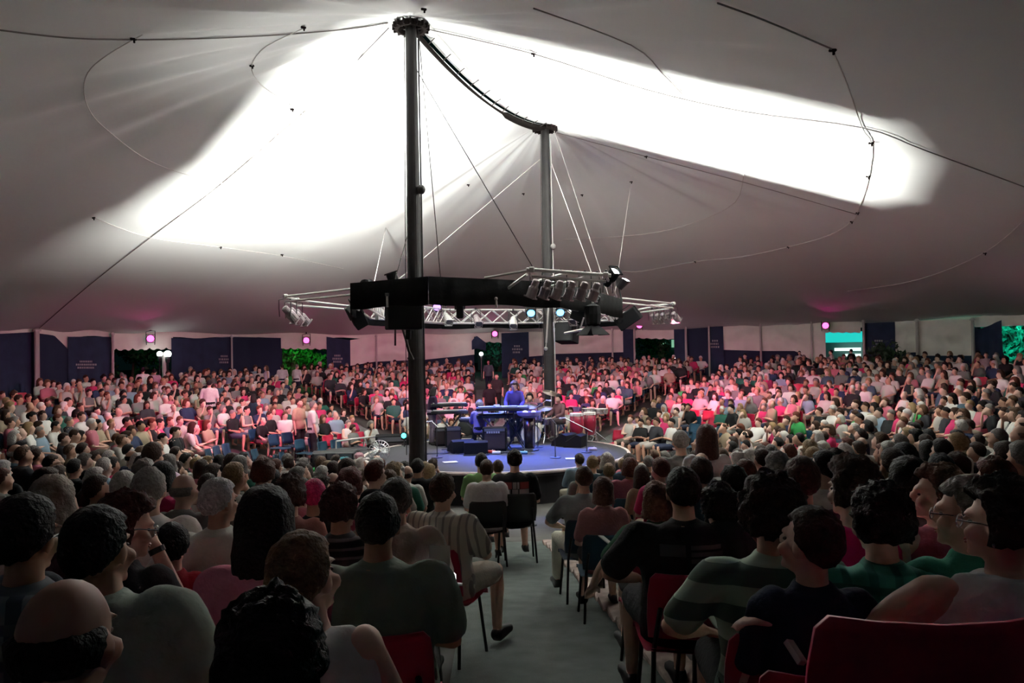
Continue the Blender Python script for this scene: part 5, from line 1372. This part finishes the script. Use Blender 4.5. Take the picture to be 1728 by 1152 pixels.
# ------------------------------------------------------------------ people on their feet
def stand_at(vi, px, py, Y, rz, skin, hc, shirt, bot, label, zb=None, s=None):
    """py: top of the head"""
    p = STAND[vi]; top = at(px, py, Y); zg = ground(top.x, top.y) if zb is None else zb
    s = s or min(1.12, max(.80, (top.z-zg)/p.top))
    off = Matrix.Rotation(rz, 3, 'Z') @ V((p.head.x, p.head.y, 0))*s
    return place(p, V((top.x-off.x, top.y-off.y, zg)), rz, s, skin, hc, shirt, bot, label, None)
SW = (.6, .58, .55)
for a_ in ((0, 529, 676, 23.0, -1.2, SKINS[1], H_GR, SW, (.03, .03, .035), 'standing man in white shirt and dark trousers among the fan-side rows'),
           (0, 505, 672, 23.4, -1.9, SKINS[1], H_BR, (.42, .28, .2), (.02, .02, .02), 'standing person in tan top beside the standing white shirt'),
           (1, 428, 664, 24.5, 0, SKINS[1], H_DK, (.012, .035, .045), (.012, .03, .04), 'standing woman in dark teal dress seen from behind, fan-side rows'),
           (0, 353, 640, 25.5, .3, SKINS[1], H_DK, SW, S_BLACK, 'standing person in white shirt and black trousers near the navy curtains'),
           (0, 241, 620, 29.2, .4, SKINS[1], H_DK, (.75, .75, .72), (.25, .3, .32), 'standing man in bright white shirt beneath the twin white lamps'),
           (0, 261, 622, 29.4, .2, SKINS[1], H_DK, (.45, .30, .36), (.05, .08, .12), 'standing person in mauve top beside the bright white shirt'),
           (0, 205, 628, 28.6, 1, SKINS[1], H_GR, (.4, .5, .48), S_NAVY, 'standing person in pale top near the pale pole by the opening'),
           (0, 476, 614, 33.5, .5, SKINS[1], H_DK, (.5, .5, .5), S_NAVY, 'standing person in pale shirt before the bright green trees, nearer the curtain'),
           (0, 501, 614, 33.8, -.4, SKINS[1], H_GR, (.55, .6, .58), S_NAVY, 'standing person in white shirt before the bright green trees'),
           (1, 449, 616, 33.0, 2.2, SKINS[1], H_LB, (.5, .4, .5), (.3, .25, .3), 'standing woman in lilac top near the bright green trees'),
           (0, 824, 607, 36.5, 3.1, SKINS[1], H_DK, (.07, .08, .10), S_NAVY, 'standing person in slate shirt beneath the lamp atop the far aisle'),
           (0, 838, 630, 31.5, 3.0, SKINS[1], H_DK, (.03, .025, .025), S_BLACK, 'standing usher in dark clothes halfway down the far aisle'),
           (0, 826, 645, 29.5, 3.2, SKINS[4], H_DK, S_BLACK, S_BLACK, 'standing usher in black at the foot of the far aisle'),
           (0, 1095, 598, 36.5, 2.6, SKINS[1], H_DK, (.5, .42, .36), (.3, .25, .2), 'standing man in cream shirt below the dark green opening'),
           (0, 1349, 594, 35.0, 2.9, SKINS[1], H_DK, (.5, .48, .46), S_BLACK, 'standing man in white shirt by the trailing white canvas'),
           (0, 1402, 590, 33.6, 1.2, SKINS[1], H_DK, SW, S_NAVY, 'standing person in white shirt lit cyan before the stall'),
           (0, 1436, 590, 34.0, .4, SKINS[1], H_DK, S_BLACK, S_BLACK, 'standing person in black in front of the stall'),
           (0, 1664, 594, 27.0, 2.6, SKINS[1], H_DK, (.3, .26, .27), (.06, .05, .06), 'standing man with hands down near the knotted navy curtain'),
           (0, 1722, 690, 15.0, .6, SKINS[1], H_DK, (.5, .5, .48), S_BLACK, 'person in white shirt at the frame edge on the conga side')):
    stand_at(*a_)

# ------------------------------------------------------------------ the band and its gear
DZ = STG_Z+.006
def on_stage(px, py_floor):
    d = ray(px, py_floor); k = (DZ-CAMZ)/d.z; p = V((0, 0, CAMZ))+d*k
    q = V((p.x, p.y))-CEN
    if q.length > STG_R-.35: q = q*((STG_R-.35)/q.length); p = V((CEN.x+q.x, CEN.y+q.y, DZ))
    return p
def px_at(px, Y): return V((at(px, 590, Y).x, Y, DZ))
p1 = px_at(727, 22.0)
place(STAND[4], p1, -1.2, .94, SKINS[1], H_DK, (.03, .015, .04), (.28, .22, .30), 'musician in dark top and pale trousers standing beside the keyboard rack', None)
p2 = px_at(808, 20.9)
place(STAND[3], p2, .1, 1.0, SKINS[1], H_GR, (.24, .20, .48), S_BLACK, 'musician in lavender shirt seated with back to the camera at a keyboard', None)
p3 = px_at(868, 21.9)
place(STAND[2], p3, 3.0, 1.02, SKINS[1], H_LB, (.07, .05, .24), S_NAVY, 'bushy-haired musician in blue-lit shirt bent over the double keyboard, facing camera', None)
p4 = px_at(893, 22.6)
place(STAND[3], p4+V((0, 0, .12)), 2.9, .98, SKINS[1], H_DK, (.30, .12, .18), S_BLACK, 'drummer in rose shirt seated behind the cymbals', None)
p5 = px_at(943, 22.4)
place(STAND[3], p5+V((0, 0, .10)), 2.3, .96, SKINS[1], H_DK, (.16, .08, .09), (.1, .08, .08), 'percussionist in dull shirt seated between the drums and red congas', None)
def stool(p, h, label):
    root = thing('stool', p, label, 'stool')
    bm = bmesh.new(); bm_lathe(bm, p, [(.15, h-.06), (.17, h-.04), (.17, h-.01), (.15, h)], 16); obj('seat', bm, M_PLASTIC, root)
    for k in range(3):
        a = k*2.094; rod('leg', p+V((.03*math.cos(a), .03*math.sin(a), h-.06)), p+V((.22*math.cos(a), .22*math.sin(a), .0)), .014, M_CHROME, root)
stool(p2, .44, 'round black stool under the lavender shirt'); stool(p4, .55, 'drum stool under the rose shirt'); stool(p5, .54, 'percussion stool beside the red congas')
# keyboards
M_WKEY = mat('white_keys', (.75, .74, .72), .3)
M_KRED = mat('red_panel', (.28, .03, .05), .4)
def keyboard(p, h, L, rz, label, tiers=1, col=M_PLASTIC):
    root = thing('keyboard', p, label, 'keyboard')
    Rm = Matrix.Rotation(rz, 3, 'Z')
    for t in range(tiers):
        z = h+t*.20; o_ = V((0, .10*t, z))
        bm = bmesh.new(); bm_box(bm, p+Rm @ o_, (L, .34, .09), Rm, .012); obj('case', bm, col, root)
        keys = obj('key_bed', _one(p+Rm @ (o_+V((0, -.07, .05))), (L*.92, .16, .02), Rm), M_BLACKM, root)
        nk = 26
        for k in range(nk):
            rod_c = p+Rm @ (o_+V((-L*.45+L*.9*(k+.5)/nk, -.075, .064)))
            ko = obj('white_key', KEYM(L*.9/nk*.92), None, keys); ko.matrix_basis = Matrix.Translation(rod_c) @ Rm.to_4x4()
        bm = bmesh.new(); bm_box(bm, p+Rm @ (o_+V((0, .085, .055))), (L*.86, .10, .015), Rm); obj('control_panel', bm, mat('panel_grey', (.06, .06, .08), .4), root)
    for sg in (-1, 1):
        rod('stand_leg', p+Rm @ V((sg*L*.32, -.16, h-.05)), p+Rm @ V((-sg*L*.30, -.16, 0.02)), .018, M_BLACKM, root)
        rod('stand_leg', p+Rm @ V((sg*L*.32, .14, h-.05)), p+Rm @ V((-sg*L*.30, .14, 0.02)), .018, M_BLACKM, root)
        rod('stand_bar', p+Rm @ V((sg*L*.32, -.2, h-.05)), p+Rm @ V((sg*L*.32, .2+.1*tiers, h-.05)), .018, M_BLACKM, root)
        if tiers > 1: rod('stand_post', p+Rm @ V((sg*L*.36, .17, h-.05)), p+Rm @ V((sg*L*.36, .2, h+.2*(tiers-1)-.04)), .016, M_BLACKM, root)
def _one(c, s, Rm):
    bm = bmesh.new(); bm_box(bm, c, s, Rm); return bm
KM = {}
def KEYM(wd):
    k = round(wd, 4)
    if k not in KM:
        bm = bmesh.new(); bm_box(bm, (0, 0, 0), (wd, .15, .022)); me = bpy.data.meshes.new('white_key'); bm.to_mesh(me); bm.free(); me.materials.append(M_WKEY); KM[k] = me
    return KM[k]
keyboard(px_at(757, 21.9), .92, 1.05, .1, 'keyboard with white keys on a tall stand beside the musician in dark top', 2)
keyboard(px_at(803, 21.6), .72, 1.0, .1, 'keyboard in front of the lavender shirt', 1)
keyboard(px_at(838, 20.7), .88, 1.15, 3.2, 'black stage keyboard with bright white keys, towards the stage middle', 2)
keyboard(px_at(868, 20.9), .86, .75, 3.0, 'short blue-lit double keyboard before the bushy-haired musician', 2)
def crate(p, s, rz, label, name='amplifier', cat='amplifier', m=M_CANB):
    root = thing(name, p, label, cat); Rm = Matrix.Rotation(rz, 3, 'Z')
    bm = bmesh.new(); bm_box(bm, p+V((0, 0, s[2]/2)), s, Rm, .02); obj('cabinet', bm, m, root)
    bm = bmesh.new(); bm_box(bm, p+Rm @ V((0, -s[1]/2, s[2]*.45)), (s[0]*.86, .02, s[2]*.7), Rm); obj('grille', bm, mat('amp_grille', (.04, .025, .03), .8, bump=.6, bscale=150), root)
    bm = bmesh.new(); bm_box(bm, p+Rm @ V((0, -s[1]/2-.005, s[2]*.9)), (s[0]*.86, .02, s[2]*.12), Rm); obj('control_strip', bm, mat('strip', (.12, .12, .14), .4), root)
    for sg in (-1, 1):
        bm = bmesh.new(); bm_tube(bm, [p+Rm @ V((sg*s[0]/2, -.06, s[2]*.8)), p+Rm @ V((sg*(s[0]/2+.03), 0, s[2]*.82)), p+Rm @ V((sg*s[0]/2, .06, s[2]*.8))], .012, 5); obj('handle', bm, M_BLACKM, root)
    return root
amp = crate(px_at(832, 20.4), (.62, .36, .62), .05, 'black amplifier with pale lettering below the stage keyboard')
for k in range(6):
    g = px_at(832, 20.4)+V((-.18+.06*k, -.20, .50)); bm = bmesh.new(); bm_box(bm, g, (.042, .012, .05)); obj('lettering', bm, mat('amp_letter', (.4, .4, .45), .6), amp)
crate(px_at(762, 21.4), (.42, .36, .55), .2, 'tall dark equipment rack beneath the first keyboard')
crate(px_at(741, 21.7), (.30, .30, .5), .1, 'small dark case beside the first keyboard rack', 'equipment_case', 'case')
# drums
def drum(root, c, r, h, axis, m, name='drum'):
    axis = axis.normalized()
    bm = bmesh.new(); bm_lathe(bm, c, [(r, 0), (r, h)], 20, axis); s_ = obj(name, bm, m, root)
    bm = bmesh.new(); bm_lathe(bm, c+axis*h, [(r*1.04, -.03), (r*1.04, .012), (r*.97, .014), (r*.97, .004)], 20, axis); obj('hoop', bm, M_CHROME, s_)
    bm = bmesh.new(); bm_lathe(bm, c+axis*h, [(.0, .003), (r*.97, .003), (r*.97, .006), (0, .006)], 20, axis); obj('drum_head', bm, mat('drum_skin', (.7, .68, .64), .5), s_)
    for k in range(6):
        a = k*math.pi/3; u, v = frame_of(axis)
        if axis.z > .99: u, v = V((1, 0, 0)), V((0, 1, 0))
        e = (u*math.cos(a)+v*math.sin(a))*(r+.012); bm = bmesh.new(); bm_tube(bm, [c+e+axis*(h*.15), c+e+axis*h], .008, 5); obj('lug', bm, M_CHROME, s_)
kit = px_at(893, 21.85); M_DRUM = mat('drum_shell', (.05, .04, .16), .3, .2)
dk = thing('drum_kit', kit, 'blue-lit drum kit with chrome hoops in front of the rose shirt', 'drum kit')
drum(dk, kit+V((0, .25, .28)), .28, .42, V((0, -1, 0)), M_DRUM, 'bass_drum')
drum(dk, kit+V((-.16, .0, .62)), .15, .22, V((-.1, .35, 1)), M_DRUM, 'tom'); drum(dk, kit+V((.17, .0, .62)), .16, .24, V((.1, .35, 1)), M_DRUM, 'tom')
drum(dk, kit+V((-.52, .35, .18)), .20, .40, V((0, .05, 1)), M_DRUM, 'floor_tom'); drum(dk, kit+V((.48, .38, .50)), .18, .16, V((0, .1, 1)), M_CHROME, 'snare')
def cymbal(c, r, tilt, label, base=None):
    root = thing('cymbal_stand', V((c.x, c.y, DZ)), label, 'cymbal'); ax = V((tilt, -.25, 1)).normalized()
    bm = bmesh.new(); bm_lathe(bm, c, [(r, -.02), (r*.5, .005), (.05, .02), (.03, .05), (.005, .055), (.03, .04), (.05, .012), (r*.5, -.003), (r, -.024)], 22, ax); obj('cymbal', bm, mat('brass', (.30, .25, .19), .4, .8), root)
    rod('stand_tube', V((c.x, c.y, DZ+.1)), c, .012, M_CHROME, root)
    for k in range(3):
        a = k*2.094+.3; rod('foot', V((c.x, c.y, DZ+.30)), V((c.x+.25*math.cos(a), c.y+.25*math.sin(a), DZ+.01)), .01, M_CHROME, root)
cymbal(at(930, 662, 22.5), .26, .25, 'high pale cymbal in front of the farther pole')
cymbal(at(919, 688, 21.9), .22, -.1, 'cymbal with bright edge beside the percussionist')
cymbal(at(893, 684, 21.9), .24, .1, 'cymbal above the drum kit middle')
cymbal(at(852, 690, 22.1), .20, -.2, 'small blue-lit cymbal beside the bushy-haired musician')
# tall barrel table in front of the kit
bt = px_at(891, 20.3)
rt = thing('barrel_drum', bt, 'tall dark metallic drum on a wide round foot topped by a violet-lit tray', 'drum')
bm = bmesh.new(); bm_lathe(bm, bt, [(.13, .06), (.145, .5), (.16, .86)], 18); obj('shell', bm, mat('gunmetal', (.10, .08, .075), .25, .8), rt, smooth=True)
bm = bmesh.new(); bm_lathe(bm, bt, [(.24, 0), (.24, .03), (.18, .06), (.13, .07)], 20); obj('foot', bm, M_PLASTIC, rt)
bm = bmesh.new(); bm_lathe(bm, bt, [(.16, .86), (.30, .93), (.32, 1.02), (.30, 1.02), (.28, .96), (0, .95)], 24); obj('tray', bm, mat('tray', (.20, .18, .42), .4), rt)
bm = bmesh.new(); bm_ball(bm, bt+V((-.10, 0, 1.0)), (.08, .06, .05)); bm_ball(bm, bt+V((.12, .02, 1.0)), (.07, .06, .05)); tag(obj('shakers', bm, M_WKEY, rt), kind='stuff')
for k in range(4):
    a = k*1.57+.6; rod('rod', bt+V((.17*math.cos(a), .17*math.sin(a), .1)), bt+V((.19*math.cos(a), .19*math.sin(a), .86)), .01, M_CHROME, rt)
# congas and timbales
def conga(p, h, r, label):
    root = thing('conga', p, label, 'conga drum')
    bm = bmesh.new(); bm_lathe(bm, p, [(r*.72, .16), (r*.92, .32), (r*1.15, h*.55), (r*1.12, h*.7), (r, h)], 20); sh_ = obj('shell', bm, mat('conga_red', (.32, .02, .05), .3, var=.15, vscale=4), root, smooth=True)
    bm = bmesh.new(); bm_lathe(bm, p+V((0, 0, h)), [(r*1.08, -.06), (r*1.1, .0), (r*1.04, .015), (0, .02)], 20); obj('drum_head', bm, mat('drum_skin', (.7, .68, .64), .5), root)
    for k in range(6):
        a = k*math.pi/3; rod('tension_rod', p+V((r*1.1*math.cos(a), r*1.1*math.sin(a), h*.72)), p+V((r*1.1*math.cos(a), r*1.1*math.sin(a), h)), .009, M_CHROME, root)
    bm = bmesh.new(); bm_lathe(bm, p, [(r*.80, .16), (r*1.0, .19), (r*1.0, .22), (r*.8, .23)], 16); obj('cradle_ring', bm, M_CHROME, root)
    for k in range(3):
        a = k*2.094; rod('stand_leg', p+V((r*.95*math.cos(a), r*.95*math.sin(a), .30)), p+V((r*1.4*math.cos(a), r*1.4*math.sin(a), .0)), .013, M_CHROME, root)
cz = px_at(971, 21.6)
conga(cz, .84, .17, 'tall red conga drum at the stage side, nearer the percussionist'); conga(px_at(993, 21.9), .84, .16, 'tall red conga drum at the stage side, nearer the rim')
tb = px_at(1003, 22.3); rt = thing('timbales', tb, 'pair of pale shallow drums on a stand above the red congas', 'drum')
drum(rt, tb+V((-.22, 0, .78)), .17, .14, V((0, 0, 1)), M_CHROME); drum(rt, tb+V((.16, .05, .76)), .19, .14, V((0, 0, 1)), M_CHROME)
rod('stand_tube', tb+V((0, 0, 0)), tb+V((0, 0, .8)), .016, M_CHROME, rt); rod('stand_bar', tb+V((-.25, 0, .76)), tb+V((.2, 0, .76)), .014, M_CHROME, rt)
for k in range(3): a = k*2.094; rod('foot', tb+V((0, 0, .25)), tb+V((.3*math.cos(a), .3*math.sin(a), 0)), .012, M_CHROME, rt)
# mic stands
def mic(p, h, boom, label):
    root = thing('mic_stand', p, label, 'microphone stand')
    bm = bmesh.new(); bm_lathe(bm, p, [(.14, 0), (.14, .015), (.03, .03), (.02, .05)], 16); obj('base', bm, M_BLACKM, root)
    rod('upright', p+V((0, 0, .03)), p+V((0, 0, h)), .011, M_BLACKM, root)
    e = p+V((boom, -.05, h+abs(boom)*.5))
    rod('boom', p+V((-boom*.3, 0, h-.1)), e, .009, M_CHROME, root)
    bm = bmesh.new(); d = V((1 if boom > 0 else -1, 0, -.15)).normalized(); bm_lathe(bm, e, [(.012, -.02), (.016, .08), (.028, .09), (.028, .12), (.01, .145)], 10, d); obj('microphone', bm, M_ALU, root)
mic(px_at(735, 19.2), .85, -.12, 'black microphone stand on the deck beside the nearer pole')
mic(px_at(934, 18.8), .92, -.10, 'black microphone stand with round base before the drum kit')
mic(px_at(987, 19.7), .62, -.55, 'microphone stand with slanting boom by the stage rim')
mic(px_at(905, 20.9), 1.15, .25, 'chrome microphone stand amid the drum kit')
mic(px_at(853, 20.5), 1.1, -.2, 'microphone stand beside the short double keyboard')
def wedge(px, Y, rz, label):
    p = px_at(px, Y); root = thing('floor_monitor', p, label, 'speaker'); Rm = Matrix.Rotation(rz, 3, 'Z')
    prof = [(-.25, 0), (.25, 0), (.22, .12), (-.12, .34), (-.25, .30)]
    bm = bmesh.new(); bm_rings(bm, [[p+Rm @ V((x, y, z)) for y, z in prof] for x in (-.3, .3)]); obj('cabinet', bm, M_CANB, root)
    bm = bmesh.new(); bm_rings(bm, [[p+Rm @ V((x, y, z)) for x, y, z in ((-.26, .20, .145), (.26, .20, .145), (.26, -.10, .335), (-.26, -.10, .335))], [p+Rm @ V((x, y+.008, z+.012)) for x, y, z in ((-.26, .20, .145), (.26, .20, .145), (.26, -.10, .335), (-.26, -.10, .335))]]); obj('grille', bm, mat('grille', (.03, .03, .03), .8), root)
wedge(968, 21.0, 1.2, 'black wedge monitor beneath the red congas'); wedge(950, 21.3, .9, 'black wedge monitor next to the percussionist')
wedge(775, 20.2, .4, 'black wedge monitor on the deck beside the seated keyboard player'); wedge(800, 19.9, .1, 'black wedge monitor before the lavender shirt')
for k, (px, Y) in enumerate(((963, 18.55), (757, 18.3), (712, 18.4))):
    p = px_at(px, Y); bm = bmesh.new(); bm_box(bm, (0, 0, 0), (.34, .24, .012), bevel=.003); o = obj('set_list', bm, M_PAPER); o.location = p+V((0, 0, .01)); o.rotation_euler = (0, 0, .3*k)
    tag(o, ('white paper sheet on the deck near the round-based microphone stand', 'white paper sheet on the deck by the stage front', 'white paper sheet on the deck beside the nearer pole')[k], 'paper')
# pedals, small effects, cable heap
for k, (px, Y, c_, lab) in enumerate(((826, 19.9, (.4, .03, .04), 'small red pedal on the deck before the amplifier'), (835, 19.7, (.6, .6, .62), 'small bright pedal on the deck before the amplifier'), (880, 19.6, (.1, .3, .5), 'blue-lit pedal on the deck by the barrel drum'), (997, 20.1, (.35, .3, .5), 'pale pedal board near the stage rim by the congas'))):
    p = px_at(px, Y); root = thing('pedal', p, lab, 'pedal'); bm = bmesh.new(); bm_box(bm, p+V((0, 0, .035)), (.22, .15, .07), bevel=.015); obj('case', bm, mat('pedal_%d' % k, c_, .4), root)
    bm = bmesh.new(); bm_lathe(bm, p+V((.04, -.03, .07)), [(.02, 0), (.02, .015), (.012, .025)], 10); obj('switch', bm, M_CHROME, root)
cb = bmesh.new(); q = random.Random(4)
for k in range(9):
    c0 = px_at(745+k*13, 20.1+q.uniform(-.4, .6)); pts = [c0+V((q.uniform(-.5, .5), q.uniform(-.35, .35), .012+.01*q.random())) for _ in range(6)]
    bm_tube(cb, pts, .010, 5)
tag(obj('stage_cables', cb, M_PLASTIC), 'loose black cables strewn across the stage deck', 'cable', kind='stuff')

# ------------------------------------------------------------------ beside the stage on the fan side
def gpt(px, Y): x = at(px, 600, Y).x; return V((x, Y, ground(x, Y)))
fp = gpt(638, 19.2); fan = thing('floor_fan', fp, 'round white wire-guarded fan beside the stage', 'fan'); fc = fp+V((0, 0, .92)); fa = V((.35, -1, .1)).normalized(); fu, fv = frame_of(fa)
bm = bmesh.new(); bm_lathe(bm, fp, [(.20, 0), (.20, .03), (.05, .06), (.03, .08)], 18); obj('base', bm, mat('fan_white', (.55, .54, .52), .5), fan)
rod('post', fp+V((0, 0, .05)), fc-fa*.1-V((0, 0, .05)), .022, MATS['fan_white'], fan)
bm = bmesh.new()
for off in (-.06, .06):
    for rr_ in (.26, .17, .09):
        pts = [fc+fa*(off*(1 if rr_ < .2 else .6))+fu*(rr_*math.cos(t))+fv*(rr_*math.sin(t)) for t in np.linspace(0, 2*math.pi, 25)]; bm_tube(bm, pts, .006, 4)
for k in range(20):
    t = 2*math.pi*k/20; e = fu*math.cos(t)+fv*math.sin(t); bm_tube(bm, [fc+fa*.07+e*.04, fc+fa*.06+e*.17, fc+e*.26, fc-fa*.06+e*.17, fc-fa*.07+e*.04], .0045, 4)
tag(obj('guard', bm, M_CHROME, fan), kind='stuff')
for k in range(3):
    t = k*2.094; e = fu*math.cos(t)+fv*math.sin(t); n_ = fa.cross(e); bm = bmesh.new()
    a_ = [fc+e*.03-n_*.03, fc+e*.21-n_*.08+fa*.02, fc+e*.22+n_*.05-fa*.02, fc+e*.03+n_*.03]; bm_rings(bm, [a_, [x+fa*.006 for x in a_]]); obj('blade', bm, mat('fan_blade', (.45, .48, .48), .4), fan)
bm = bmesh.new(); bm_lathe(bm, fc-fa*.13, [(.05, 0), (.06, .02), (.06, .10), (.04, .17), (.015, .19)], 14, fa); obj('motor', bm, MATS['fan_white'], fan)
big = gpt(660, 22.2); crate(big, (.95, .6, 1.0), .15, 'large black road case beside the stage rim next to the nearer pole', 'road_case', 'case')
rk = gpt(688, 21.9); root = thing('light_box', rk, 'small cyan-glowing stage light near the road case', 'stage lamp'); cc = at(682, 735, 21.6)
rod('post', V((cc.x, cc.y, rk.z)), cc, .02, M_BLACKM, root); bm = bmesh.new(); bm_box(bm, cc, (.16, .14, .2), bevel=.02); obj('housing', bm, M_CANB, root)
bm = bmesh.new(); bm_lathe(bm, cc+V((0, -.072, .01)), [(.07, 0), (.07, .01), (0, .014)], 14, V((0, -1, 0))); obj('lens', bm, mat('cyan_lens', (.2, 1, 1), .3, emit=(.08, .9, .85), estr=4), root)
tp = gpt(606, 19.0)
tabl = thing('equipment_table', tp, 'low table strewn with small gear next to the fan', 'table')
bm = bmesh.new(); bm_box(bm, tp+V((0, 0, .70)), (1.15, .6, .04), Matrix.Rotation(.15, 3, 'Z'), .008); obj('tabletop', bm, mat('table_top', (.22, .18, .15), .6), tabl)
for sx in (-1, 1):
    for sy in (-1, 1): rod('leg', tp+V((sx*.5, sy*.24+sx*.07, 0)), tp+V((sx*.5, sy*.24+sx*.07, .69)), .02, M_BLACKM, tabl)
items_ = ((-.40, -.1, .26, .2, .10, (.02, .14, .17), 'teal box of gear on the low table near the fan', 'gear_box', 'box'), (-.05, .1, .22, .18, .18, (.4, .2, .24), 'rosy bundle on the low table near the fan', 'gear_bundle', 'box'), (.10, -.14, .30, .12, .07, (.6, .58, .56), 'white folded towel on the low table', 'towel', 'towel'), (.40, .02, .14, .14, .10, (.5, .36, .3), 'tan pouch on the low table beside the fan', 'pouch', 'bag'))
for k, (dx, dy, a_, b_, c_, colr, lab, nm, ct) in enumerate(items_):
    root = thing(nm, tp+V((dx, dy, .72)), lab, ct); bm = bmesh.new(); bm_box(bm, tp+V((dx, dy, .72+c_/2)), (a_, b_, c_), Matrix.Rotation(.3*k, 3, 'Z'), min(a_, b_, c_)*.3); obj('body', bm, mat('gear_%d' % k, colr, .7), root)
    bm = bmesh.new(); bm_tube(bm, [tp+V((dx-.05, dy, .72+c_)), tp+V((dx, dy, .75+c_)), tp+V((dx+.05, dy, .72+c_))], .01, 5); obj('strap', bm, M_ROPE, root)
for k, (px, Y, s_) in enumerate(((575, 19.4, (.7, .6, .9)), (552, 20.2, (.8, .6, .8)), (585, 21.2, (1.1, .5, .75)), (625, 21.0, (.8, .5, .7)))):
    crate(gpt(px, Y), s_, .2*k, ('dark equipment case at the stage side, next to the low table', 'dark equipment case behind the low table', 'long dark equipment case below the front seats', 'dark equipment case behind the fan')[k], 'equipment_case', 'case', mat('case_dark', (.03, .032, .035), .5))
rail = thing('front_rail', gpt(600, 22.0), 'pale handrail in front of the fan-side seats', 'railing'); g0, g1, g2 = gpt(565, 21.2), gpt(612, 22.0), gpt(645, 22.6)
for a_, b_ in ((g0, g1), (g1, g2)): rod('rail', a_+V((0, 0, .95)), b_+V((0, 0, .95)), .028, M_ALU, rail)
for a_ in (g0, g1, g2): rod('post', a_, a_+V((0, 0, .95)), .022, M_ALU, rail)
